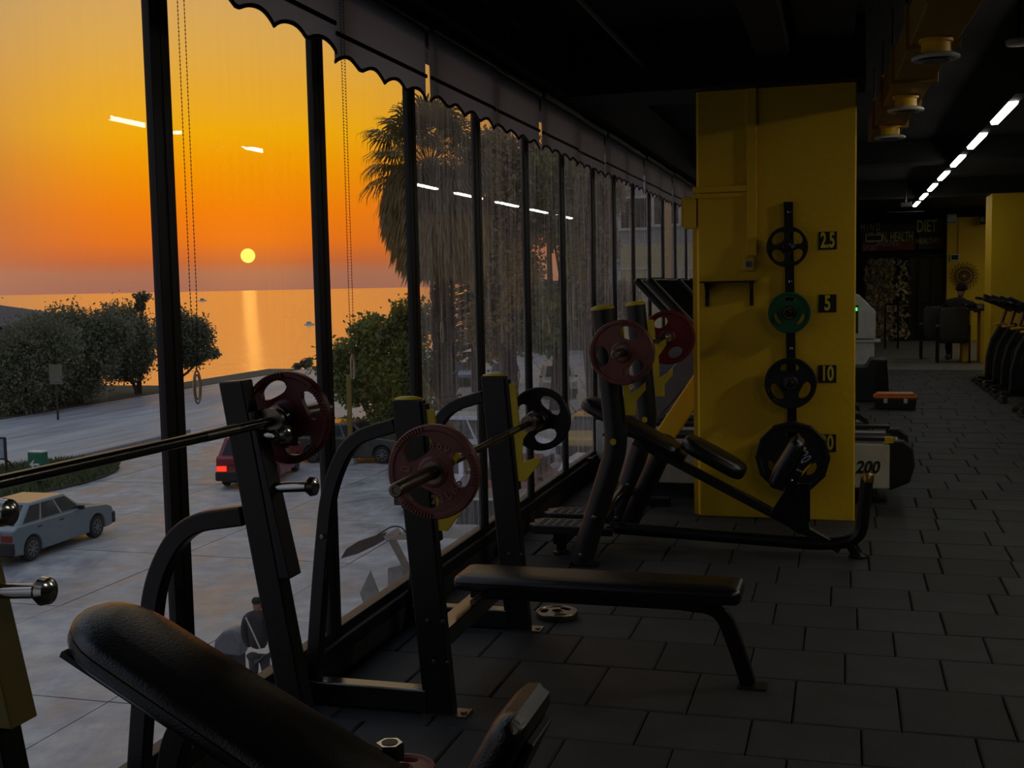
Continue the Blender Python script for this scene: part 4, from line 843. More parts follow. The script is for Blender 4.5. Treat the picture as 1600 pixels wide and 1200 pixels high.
# air bikes along the right side
def bike(X, Y, label):
    t = thing('exercise_bike', label, 'exercise bike', (X, Y, 0), 'exercise bikes along the right side')
    g = G(); g.prism([(.10, .12), (.11, .40), (.17, .66), (.28, .86), (.50, .90), (.72, .80), (.86, .50), (.90, .12)], (X, Y-.06, 0), (1, 0, 0), (0, 0, 1), (0, .12, 0)); sh_ = g.build('fan_shield', m_blk, t, bevel=.02)
    g = G(); g.lathe([(.30, 0), (.31, .01), (.29, .018), (.26, .012), (.25, 0)], (X+.52, Y-.06, .46), (0, -1, 0), 32); g.build('shield_ring', m_coat2, t, smooth=True)
    g = G(); g.prism([(.17*math.cos(q)+.52, .17*math.sin(q)+.46) for q in np.linspace(.3, 2.6, 12)]+[(.24*math.cos(q)+.52, .24*math.sin(q)+.46) for q in np.linspace(2.6, .3, 12)], (X, Y-.066, 0), (1, 0, 0), (0, 0, 1), (0, .005, 0)); g.build('yellow_arc', m_yel, t)
    g = G(); g.bb(X, X+1.1, Y-.03, Y+.03, .06, .12); g.bb(X-.02, X+.05, Y-.26, Y+.26, .03, .09); g.bb(X+1.05, X+1.12, Y-.26, Y+.26, .03, .09); g.build('base_frame', m_dsteel, t, bevel=.008)
    for s in (-1, 1): g = G(); g.lathe([(.035, -.02), (.035, .02)], (X-.03, Y+s*.24, .036), (0, 1, 0), 12); g.build('transport_wheel', m_steel, t, smooth=True)
    g = G(); g.tube([(X+.30, Y, .84), (X+.38, Y, 1.10)], .026, 10); g.build('stem', M('bronze tube', (150, 120, 96), .4, .6) if not bpy.data.materials.get('bronze tube') else bpy.data.materials['bronze tube'], t, smooth=True)
    g = G()
    for s in (-1, 1): g.tube(fillet([(X+.40, Y+s*.05, 1.10), (X+.30, Y+s*.24, 1.16), (X+.06, Y+s*.25, 1.26), (X-.02, Y+s*.12, 1.27)], .06), .022, 8)
    g.box((X+.34, Y, 1.16), (.26, .22, .09), X=(1, 0, -.5)); g.build('handlebar', m_coat, t, smooth=False)
    g = G(); g.box((X+.16, Y, 1.27), (.20, .16, .04), X=(1, 0, -.5), Z=(.5, 0, 1)); g.build('console', m_blk, t, bevel=.01)
    g = G(); g.box((X+.30, Y, .89), (.16, .08, .03), X=(1, 0, .1)); g.build('yellow_guard', m_yel, t, bevel=.006)
    g = G(); g.tube([(X+.78, Y, .60), (X+.86, Y, .95)], .022, 10); g.build('seat_post', m_dsteel, t, smooth=True)
    g = G(); g.pad((X+.72, Y, 1.0), (1, 0, 0), (0, 1, 0), .28, .20, .07, r=.02, cr=.07); g.build('saddle', m_vinyl, t, smooth=True)
for k, (px, py) in enumerate(((1527, 600), (1538, 608), (1550, 616), (1563, 627), (1594, 648))):
    q = onz(px, py); bike(q.x, q.y, ['farthest black exercise bike, by the yellow column', 'second farthest black exercise bike', 'middle exercise bike of the row of five', 'second nearest exercise bike, with a yellow arc on its shield', 'nearest exercise bike, only its front foot in the photo'][k])

# ================================================================== OUTSIDE
GZ = -4.76
def gp(x, y): return onz(x, y, GZ)
lot = struct('ground_outside')
m_conc = M('worn concrete', (140, 143, 148), .6, vscale=2.2, bump=.6, bscale=6, col2=(176, 172, 166), spec=.4, rand=.05)
def stain(m, sc, amt, stretch=(1, 1, 1)):
    t = m.node_tree; n = t.nodes; b = n['Principled BSDF']; src = b.inputs['Base Color'].links[0].from_socket
    co = n.new('ShaderNodeTexCoord'); mp = n.new('ShaderNodeMapping'); mp.inputs['Scale'].default_value = stretch; t.links.new(co.outputs['Object'], mp.inputs[0])
    nz = n.new('ShaderNodeTexNoise'); nz.inputs['Scale'].default_value = sc; nz.inputs['Detail'].default_value = 12; nz.inputs['Roughness'].default_value = .72; nz.inputs['Distortion'].default_value = 1.2; t.links.new(mp.outputs[0], nz.inputs['Vector'])
    r = n.new('ShaderNodeValToRGB'); r.color_ramp.elements[0].position = .36; r.color_ramp.elements[0].color = (1-amt, 1-amt, 1-amt*.9, 1); r.color_ramp.elements[1].position = .62; r.color_ramp.elements[1].color = (1.15, 1.13, 1.08, 1); t.links.new(nz.outputs[0], r.inputs[0])
    mm = n.new('ShaderNodeMix'); mm.data_type = 'RGBA'; mm.blend_type = 'MULTIPLY'; mm.inputs[0].default_value = 1; t.links.new(src, mm.inputs[6]); t.links.new(r.outputs[0], mm.inputs[7]); t.links.new(mm.outputs[2], b.inputs['Base Color'])
    rr = n.new('ShaderNodeMapRange'); rr.inputs[1].default_value = .38; rr.inputs[2].default_value = .6; rr.inputs[3].default_value = .32; rr.inputs[4].default_value = .65; t.links.new(nz.outputs[0], rr.inputs[0]); t.links.new(rr.outputs[0], b.inputs['Roughness']); return m
stain(m_conc, .55, .42, (1, .5, 1))
m_road = M('asphalt road', (134, 138, 144), .55, vscale=.35, bump=.2, bscale=12, col2=(164, 166, 168), stretch=(3, .4, 1), spec=.4)
stain(m_road, .25, .16, (3, .25, 1))
m_paint = M('worn road paint', (136, 134, 132), .6); m_dirt = M('dry verge', (74, 70, 56), .9, vscale=1.5, col2=(52, 58, 36)); m_bank = M('dark bank', (38, 34, 28), .9)
c1_, c2_ = gp(101, 742), gp(319, 706)
cx_ = (c1_.x+c2_.x)/2
g = G(); g.bb(-62, -2.2, -40, 69, -14, GZ-.06); g.bb(-41.2, 60, 60, 400, -14, GZ-.06); g.bb(-42.6, -2.2, 60, 84, -14, GZ-.06); g.build('bank', m_bank, lot)
g = G(); g.bb(-41.5, -28.6, -40, 400, GZ-.06, GZ-.01); g.build('road', m_road, lot)
g = G(); g.bb(-44.5, -41.5, -40, 84, GZ-.06, GZ+.02); g.bb(-62, -44.5, -40, 69, GZ-.06, GZ-.0); g.build('verge', m_dirt, lot)
# broad concrete slabs of the car park
r_ang = 0; nsl = 0; SL = G()
yy = 8.0
for iy in range(26):
    y0, y1 = 6+iy*4.6, 6+iy*4.6+4.57
    for ix in range(6):
        x1 = -2.25-ix*4.4; x0 = max(x1-4.37, -28.5)
        dz = random.uniform(-.012, .0)
        if iy < 16:
            g = G(); q = G(); q.bb(x0, x1, y0, y1, GZ-.08, GZ+dz); q.build('concrete_slab', m_conc, lot)
        else: SL.bb(x0, x1, y0, y1, GZ-.08, GZ+dz)
SL.build('far_slabs', m_conc, lot, kind='stuff')
g = G(); g.bb(-2.2, 60, 60, 400, GZ-.06, GZ-.01); g.bb(-28.5, -2.2, 125, 400, GZ-.06, GZ-.01); g.bb(-28.5, -2.2, -40, 5.9, GZ-.06, GZ-.01); g.build('far_ground', m_conc, lot)
g = G(); g.tube([(-28.5, -40, GZ), (-28.5, 46, GZ+.0)], rect=(.28, .22), up=(1, 0, 0)); g.build('kerb', m_paint, lot)
g = G(); g.bb(-40.9, -40.75, -40, 200, GZ-.01, GZ-.004)
for k in range(20): g.bb(-35.1, -34.95, 10+k*7, 13+k*7, GZ-.01, GZ-.004)
g.build('road_lines', m_paint, lot)
# sea
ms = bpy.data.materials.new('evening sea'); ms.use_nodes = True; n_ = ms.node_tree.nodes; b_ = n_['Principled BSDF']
b_.inputs['Base Color'].default_value = (.98, .77, .44, 1); b_.inputs['Metallic'].default_value = .75; b_.inputs['Roughness'].default_value = .15; b_.inputs['IOR'].default_value = 1.33; b_.inputs['Specular IOR Level'].default_value = 1.0  # orange of the mirrored sunset put into the water's base colour
co = n_.new('ShaderNodeTexCoord'); mpn = n_.new('ShaderNodeMapping'); mpn.inputs['Scale'].default_value = (.16, .05, 1); mpn.inputs['Rotation'].default_value = (0, 0, -.5)
nz = n_.new('ShaderNodeTexNoise'); nz.inputs['Scale'].default_value = 3; nz.inputs['Detail'].default_value = 8; bp = n_.new('ShaderNodeBump'); bp.inputs['Strength'].default_value = .8; bp.inputs['Distance'].default_value = .6
L_ = ms.node_tree.links; L_.new(co.outputs['Object'], mpn.inputs[0]); L_.new(mpn.outputs[0], nz.inputs['Vector']); L_.new(nz.outputs[0], bp.inputs['Height']); L_.new(bp.outputs[0], b_.inputs['Normal'])
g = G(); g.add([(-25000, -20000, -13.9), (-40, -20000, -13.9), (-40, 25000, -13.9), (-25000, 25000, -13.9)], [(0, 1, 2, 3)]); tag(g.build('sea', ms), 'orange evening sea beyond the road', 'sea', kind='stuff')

# -------- trees
def mleaf(n, c1, c2): return add_trans(M(n, c1, .6, vscale=1.2, col2=c2, rand=.05), None, .45)
m_l1 = mleaf('dark olive leaves', (88, 92, 70), (130, 130, 98)); m_l2 = mleaf('green hedge leaves', (96, 108, 52), (142, 150, 78)); m_l3 = mleaf('brown green leaves', (122, 106, 70), (172, 150, 108)); m_bark = M('bark', (58, 46, 36), .9, var=.3, vscale=6)
def tree(name, label, base, blobs, m, n=9000, size=.16, group=None, stems=3, cat='tree', depth=1.0, trunk=.12):
    B = gp(*base); d = (B-Vector((0, 0, EYE))).dot(Fv); k = d/FPX
    t = thing(name, label, cat, B, group); pts = []; tot = sum(b[2]*b[3] for b in blobs); cs = []
    for (cx, cy, rx, ry) in blobs:
        c = Vector((0, 0, EYE))+ray(cx, cy)*d; cs.append((c, rx*k, ry*k)); q = int(n*rx*ry/tot)
        v = rng.normal(size=(q, 3)); v /= np.linalg.norm(v, axis=1)[:, None]; v *= (rng.random(q)**.45)[:, None]*(1+.18*rng.normal(size=q))[:, None]
        oy = rng.uniform(-.4, .4)*rx*k*depth
        pts.append(np.array([c.x, c.y+oy, c.z])+v*np.array([rx*k, rx*k*depth, ry*k]))
    leafmesh('foliage', np.concatenate(pts), size, m, t)
    g = G()
    for i in range(stems):
        a = B+Vector((random.uniform(-.3, .3), random.uniform(-.3, .3), -.1)); c, rx, ry = cs[i % len(cs)]
        g.tube([a, a.lerp(c, .5)+Vector((random.uniform(-.3, .3), 0, 0)), c], trunk, 7, r1=trunk*.3)
        for j in range(3): e = c+Vector((random.uniform(-1, 1)*rx*.6, random.uniform(-.5, .5)*rx, random.uniform(-.2, 1)*ry*.6)); g.tube([a.lerp(c, .7), e], trunk*.35, 5, r1=.02)
    g.build('trunk', m_bark, t, smooth=True); return t
tree('seaside_tree', 'dark bushy tree by the road at the left edge of the photo', (40, 644), [(20, 600, 60, 42), (60, 545, 62, 52), (40, 590, 70, 50)], m_l1, 30000, .10)
tree('seaside_tree', 'dark bushy tree left of the first mullion, beside the house', (130, 630), [(105, 520, 50, 42), (130, 560, 60, 45), (110, 600, 60, 32), (165, 520, 36, 30)], m_l1, 30000, .10)
tree('seaside_tree', 'tall bushy tree directly left of the first mullion with a thin top sprig', (215, 616), [(185, 515, 45, 40), (215, 540, 40, 45), (222, 464, 13, 7), (200, 575, 36, 22), (220, 478, 8, 10)], m_l1, 24000, .10)
tree('seaside_tree', 'bushy tree right of the first mullion before the bright sea', (262, 608), [(275, 520, 34, 38), (305, 525, 30, 30), (322, 552, 22, 10), (290, 560, 28, 16)], m_l1, 18000, .10)
tree('verge_shrub', 'small shrub on the road edge left of the second mullion', (478, 584), [(478, 568, 9, 7), (466, 572, 7, 4)], m_l1, 500, .15, cat='shrub', stems=1, trunk=.03)
tree('hedge_tree', 'green rounded tree right of the second mullion', (612, 702), [(540, 570, 45, 35), (585, 525, 42, 34), (640, 505, 38, 40), (580, 590, 62, 48), (640, 590, 50, 62), (620, 640, 40, 40), (550, 610, 30, 24)], m_l2, 26000, .105, depth=.8, trunk=.16)
tree('low_hedge', 'low hedge on the ground below the green rounded tree', (560, 706), [(550, 668, 40, 16), (600, 672, 45, 22), (520, 672, 25, 10), (650, 660, 40, 30)], m_l2, 9000, .09, cat='hedge', stems=2, trunk=.05, depth=.35)
tree('street_tree', 'large brown-green tree behind the palm, over the parked cars', (800, 640), [(770, 250, 45, 50), (800, 330, 55, 70), (790, 430, 55, 60), (775, 510, 50, 45), (830, 280, 40, 60)], m_l3, 32000, .15, trunk=.28)
tree('street_tree', 'large olive tree seen through the middle window panes', (872, 640), [(855, 290, 45, 55), (880, 340, 40, 50), (900, 300, 40, 60), (850, 500, 45, 50), (905, 400, 22, 50)], m_l2, 26000, .15, trunk=.26)
tree('street_tree', 'farther olive tree in front of the pale building', (930, 640), [(915, 330, 30, 60), (945, 300, 30, 50), (950, 380, 16, 40), (925, 440, 24, 45), (970, 470, 30, 30)], m_l3, 14000, .15, trunk=.22)
# conifer with drooping tiers
B = gp(742, 612); d = (B-Vector((0, 0, EYE))).dot(Fv); k = d/FPX
t = thing('conifer', 'dark conifer with drooping tiers of branches beside the palm', 'tree', B)
top = Vector((0, 0, EYE))+ray(738, 330)*d; H_ = top.z-B.z
g = G(); g.tube([B, (B.x, B.y, top.z)], .22, 8, r1=.03); pts = []; dr = []
for z in np.arange(.22, 1.0, .042):
    R_ = (1-z)*60*k*1.15+.4
    for a in np.arange(0, 2*PI, .62):
        a += random.uniform(-.2, .2); Rr = R_*random.uniform(.7, 1.1); p0 = Vector((B.x, B.y, B.z+H_*z)); p1 = p0+Vector((math.cos(a)*Rr, math.sin(a)*Rr, -Rr*.28)); g.tube([p0, p0.lerp(p1, .5)+Vector((0, 0, .12*Rr)), p1], .03, 4, r1=.01)
        for s in np.linspace(.15, 1, 26):
            c = p0.lerp(p1, s)+Vector((0, 0, .12*Rr*4*s*(1-s)*.5)); 
            for sg in (-1, 1, 0): pts.append((c.x+random.uniform(-.15, .15), c.y+random.uniform(-.15, .15), c.z-.05-random.random()*.12)); dr.append((math.cos(a+sg*.9), math.sin(a+sg*.9), -.35))
g.build('trunk', m_bark, t); leafmesh('needles', pts, .20, m_l1, t, dirs=dr, asp=.22)
# palm
B = gp(700, 712); d = (B-Vector((0, 0, EYE))).dot(Fv); k = d/FPX
t = thing('fan_palm', 'tall fan palm with a shaggy brown skirt behind the third mullion', 'palm', B)
C0 = Vector((0, 0, EYE))+ray(672, 262)*d; C1 = Vector((0, 0, EYE))+ray(690, 420)*d
g = G(); g.tube([B, C1, C0], .30, 12, r1=.24); g.build('trunk', m_bark, t, smooth=True)
pts = []; dr = []          # old leaf bases on the trunk
for i in range(2600):
    s = random.random(); c = B.lerp(C1, s) if s < 1 else C0; a = random.uniform(0, 2*PI); r_ = .34+.10*random.random(); pts.append((c.x+math.cos(a)*r_, c.y+math.sin(a)*r_, c.z)); dr.append((math.cos(a)*.6, math.sin(a)*.6, .9))
leafmesh('leaf_bases', pts, .16, m_bark, t, dirs=dr, asp=.22)
pts = []; dr = []          # hanging dead skirt
for i in range(11000):
    s = random.random()**.8; a = random.uniform(0, 2*PI); Rm = (.55+1.45*math.sin(PI*min(1, (1-s)*.62+.18))); r_ = Rm*(.45+.6*random.random()); c = C0.lerp(C1, s*1.02)
    pts.append((c.x+math.cos(a)*r_, c.y+math.sin(a)*r_, c.z-.1+random.uniform(-.2, .2))); dr.append((math.cos(a)*.28+random.uniform(-.15, .15), math.sin(a)*.28+random.uniform(-.15, .15), -1))
leafmesh('dead_skirt', pts, .34, m_l3, t, dirs=dr, asp=.10)
m_fr = mleaf('palm frond green', (86, 78, 48), (128, 112, 66)); vs = []; fs = []
fr_ = G(); stem = G()
for i in range(62):
    a = i*2.399; el = 1.35-2.6*(i/62.0)**.9; L = random.uniform(1.3, 1.95); dirv = Vector((math.cos(a)*math.cos(el), math.sin(a)*math.cos(el), math.sin(el))); p1 = C0+Vector((0, 0, .2))+dirv*L; stem.tube([C0, C0.lerp(p1, .6)+Vector((0, 0, .08)), p1], .022, 4, r1=.014)
    up = Vector((0, 0, 1)); sd = dirv.cross(up); sd = sd.normalized() if sd.length > .1 else Vector((1, 0, 0)); nrm = sd.cross(dirv).normalized()
    for j in range(30):
        b = (j/29-.5)*4.2; ll = 1.30*math.cos(b*.33)*random.uniform(.85, 1.1); dv = dirv*math.cos(b)+sd*math.sin(b); w_ = sd*math.cos(b)-dirv*math.sin(b); wd = .045
        m1_ = p1+dv*ll*.6+nrm*.04*(j % 2); m2_ = p1+dv*ll*.92-Vector((0, 0, .22*ll)); m3_ = m2_-Vector((0, 0, random.uniform(.15, .45)))+dv*.05
        o = len(fr_.v); fr_.v += [tuple(q) for q in (p1, m1_+w_*wd, m1_-w_*wd, m2_+w_*.018, m2_-w_*.018, m3_)]; fr_.f += [(o, o+2, o+1), (o+1, o+2, o+4, o+3), (o+3, o+4, o+5)]
stem.build('petioles', m_bark, t, kind='stuff'); fr_.build('fronds', m_fr, t, kind='stuff')
# grass islands
def grass(px, label, n=5000, h=.12, rx=2.5, ry=3.5):
    B = gp(*px); t = thing('grass_island', label, 'grass', B); t['kind'] = 'stuff'
    q = []; 
    g = G(); g.prism([(rx*math.cos(a), ry*math.sin(a)) for a in np.linspace(0, 2*PI, 24)[:-1]], B, (1, 0, 0), (0, 1, 0), (0, 0, .08)); g.build('soil', m_dirt, t)
    a = rng.random(n)*2*PI; r_ = np.sqrt(rng.random(n)); P = np.stack([B.x+rx*r_*np.cos(a), B.y+ry*r_*np.sin(a), np.full(n, B.z+.16)], 1)
    leafmesh('grass_blades', P, h, M('grass', (58, 76, 34), .8, col2=(92, 100, 48)), t, dirs=rng.normal(size=(n, 3))*[.35, .35, 0]+[0, 0, 1], asp=.12)
grass((32, 752), 'green grass island behind the silver hatchback under the green sign', 9000, .16, 2.6, 4.2)
# -------- signs
B = gp(62, 768); k = (B-Vector((0, 0, EYE))).dot(Fv)/FPX; Yv = B.y
m_sg = M('sign green', (10, 92, 62), .5)
vd = Vector((_cy*.86+_sy*.5, _sy*.86-_cy*.5+.0, 0)); vr = Vector((Fv.x, Fv.y, 0)).normalized(); vx = Vector((vr.y, -vr.x, 0)); vx = (vx*.95+vr*-.3).normalized(); vn = Vector((vx.y, -vx.x, 0))
t = thing('direction_sign', 'green box sign with a white arrow standing on the grass', 'sign', B)
hh = (768-704)*k; top = B.z+hh
g = G(); g.box(B+Vector((0, 0, hh-.50)), (.56, .30, .92), X=vx); g.build('sign_box', m_sg, t, bevel=.03)
g = G(); g.box(B+Vector((0, 0, hh-.02)), (.57, .31, .05), X=vx); g.build('sign_cap', m_white, t, bevel=.02)
g = G(); g.box(B+Vector((0, 0, .2)), (.10, .10, .5), X=vx); g.build('sign_post', m_coat2, t)
g = G(); g.prism([(-.20, 0), (-.05, .14), (.0, .14), (-.08, .035), (.17, .035), (.17, -.035), (-.08, -.035), (0, -.14), (-.05, -.14)], B+Vector((0, 0, hh-.42))+vn*.152, vx, (0, 0, 1), vn*.01); g.build('white_arrow', m_white, t)
B = gp(-22, 745); k = (B-Vector((0, 0, EYE))).dot(Fv)/FPX
t = thing('billboard', 'pale framed billboard on black legs at the left edge', 'billboard', B)
a0 = B; w_ = 40*k; z0, z1 = B.z+(745-716)*k, B.z+(745-683)*k
g = G(); g.box(a0+vx*.0+Vector((0, 0, (z0+z1)/2-B.z)), (w_*2-.1, .06, z1-z0), X=vx); g.build('board', M('pale board', (140, 156, 166), .5), t)
g = G()
for s in (-1, 1): g.box(a0+vx*w_*s+Vector((0, 0, (z1-B.z)/2)), (.07, .07, z1-B.z), X=vx); g.tube([a0+vx*(w_*s)+Vector((0, 0, z0-B.z)), a0+vx*(w_*s)+vn*-.7], .03, 6)
g.box(a0+Vector((0, 0, z1-B.z)), (w_*2, .08, .06), X=vx); g.box(a0+Vector((0, 0, z0-B.z)), (w_*2, .08, .06), X=vx); g.build('frame', m_coat2, t)
QQ = Vector((0, 0, .7)); B = gp(90, 642)*.93+Vector((0, 0, GZ*.07)); k = (B-Vector((0, 0, EYE))).dot(Fv)/FPX
t = thing('notice_board', 'small pale notice board in front of the dark trees', 'sign', B)
g = G(); g.box(B+QQ+Vector((0, 0, 1.6)), (.75, .05, 1.0), X=vx); g.build('board', M('notice cream', (104, 100, 78), .7), t)
g = G(); g.box(B+Vector((0, 0, .9)), (.08, .08, 1.8), X=vx); g.build('post', m_bark, t)
g = G(); g.box(B+QQ+Vector((0, 0, 1.35))+vn*.035, (.68, .02, .26), X=vx); g.build('pale_band', m_grey, t)
B = gp(598, 706); k = (B-Vector((0, 0, EYE))).dot(Fv)/FPX
t = thing('marker_post', 'yellow post rising inside the green rounded tree', 'post', B+Vector((0, -3, 0))); g = G(); g.box(B+Vector((0, -3, 65*k)), (.16, .12, 130*k)); g.build('post', M('dull yellow paint', (120, 100, 30), .7), t, bevel=.02); g = G(); g.box(B+Vector((0, -3, .1)), (.35, .35, .2)); g.build('post_base', m_conc, t)
# -------- house at the left and apartment block at the right
B = Vector((-56, 62, GZ)); t = thing('seaside_house', 'low house with a grey brown tiled roof behind the trees at the left', 'house', B)
r0, r1 = ony(-60, 512, 62), ony(98, 492, 60); rz = ony(30, 470, 62).z; ez = ony(30, 508, 60).z
g = G(); g.bb(-62, -49.5, 57, 68, GZ, ez+.1); g.build('walls', M('pale render', (124, 124, 124), .8), t)
m_roof = M('roof tile', (78, 70, 68), .8, var=.25, vscale=3, rand=.1)
for k in range(11):
    s = k/11; y0 = 56+5.5*s; z0 = ez+(rz-ez)*s; y1 = 56+5.5*(s+1/11)+.05; z1 = ez+(rz-ez)*(s+1/11)
    for sx_ in range(14):
        xa = -63+sx_*1.02; ins = 4.5*s
        if xa < -62.5+ins*.9 or xa+1 > -48.6-ins*.9+1: continue
        g = G(); g.add([(xa, y0, z0), (xa+1, y0, z0), (xa+1, y1, z1+.02), (xa, y1, z1+.02), (xa, y0, z0+.10), (xa+1, y0, z0+.10), (xa+1, y1, z1+.07), (xa, y1, z1+.07)], [(3, 2, 1, 0), (4, 5, 6, 7), (0, 1, 5, 4), (1, 2, 6, 5), (2, 3, 7, 6), (3, 0, 4, 7)]); g.build('roof_tile', m_roof, t)
g = G(); g.add([(-63, 56, ez), (-48.6, 56, ez), (-48.6, 69, ez), (-63, 69, ez), (-58.5, 61.5, rz), (-53, 61.5, rz)], [(3, 2, 1, 0), (0, 1, 5, 4), (1, 2, 5), (2, 3, 4, 5), (3, 0, 4)]); g.build('roof', m_roof, t)
g = G(); g.bb(-55, -53.6, 56.9, 57.05, GZ+2.0, GZ+3.2); w_ = g.build('window', m_white, t); g = G(); g.bb(-54.9, -53.7, 56.87, 56.92, GZ+2.1, GZ+3.1); g.build('pane', m_cglass, w_)
YA = 80
t = thing('apartment_building', 'grey apartment building with white framed windows behind the right hand panes', 'building', (-8, YA, GZ))
xl = ony(926, 400, YA).x; m_ag = M('grey render', (158, 158, 160), .8, vscale=.6, var=.12); m_ac = M('ochre render', (206, 164, 100), .8); m_ab = M('cream render', (188, 176, 128), .8)
g = G(); g.bb(xl, 6, YA, YA+12, GZ, 14); g.build('wall', m_ag, t)
for (a_, b_x) in ((929, 941), (1038, 1050)): xa, xb = ony(a_, 400, YA).x, ony(b_x, 400, YA).x; g = G(); g.bb(xa, xb, YA-.25, YA, GZ, 14); g.build('pilaster', m_ac, t, label='ochre vertical pilaster')
for (xa, xb) in ((972, 1040), (1056, 1100)):
    q0, q1 = ony(xa, 540, YA), ony(xb, 380, YA); g = G(); g.bb(q0.x, q1.x, YA-.12, YA, q0.z, q1.z); g.build('facade_panel', m_ab, t)
for (xa, xb, ya, yb) in ((968, 1012, 308, 358), (1020, 1062, 305, 352), (945, 960, 250, 300), (1066, 1088, 308, 350), (968, 1012, 420, 470), (1062, 1088, 420, 470)):
    q0, q1 = ony(xa, yb, YA-.2), ony(xb, ya, YA-.2)
    g = G(); g.bb(q0.x, q1.x, YA-.08, YA-.01, q0.z, q1.z); w_ = g.build('window', m_cglass, t)
    g = G()
    for x in (q0.x, (q0.x+q1.x)/2, q1.x): g.bb(x-.09, x+.09, YA-.2, YA, q0.z, q1.z)
    g.bb(q0.x-.1, q1.x+.1, YA-.24, YA, q0.z-.12, q0.z+.06); g.bb(q0.x-.1, q1.x+.1, YA-.2, YA, q1.z-.05, q1.z+.1); g.build('window_frame', m_white, w_)
# street buildings farther on, mostly hidden
g = G(); B = Vector((-20, 110, GZ)); t = thing('far_building', 'dim low building behind the street trees', 'building', B); g.bb(-34, -14, 108, 118, GZ, 1.5); g.build('wall', M('dim brown render', (92, 80, 72), .8), t); g = G(); g.bb(-34.5, -13.5, 107.5, 118, 1.5, 1.9); g.build('roof', m_roof, t)
for k in range(5): g = G(); g.bb(-32+k*3.6, -30.2+k*3.6, 107.9, 108, GZ+2.4, GZ+4.2); g.build('window', m_cglass, t)

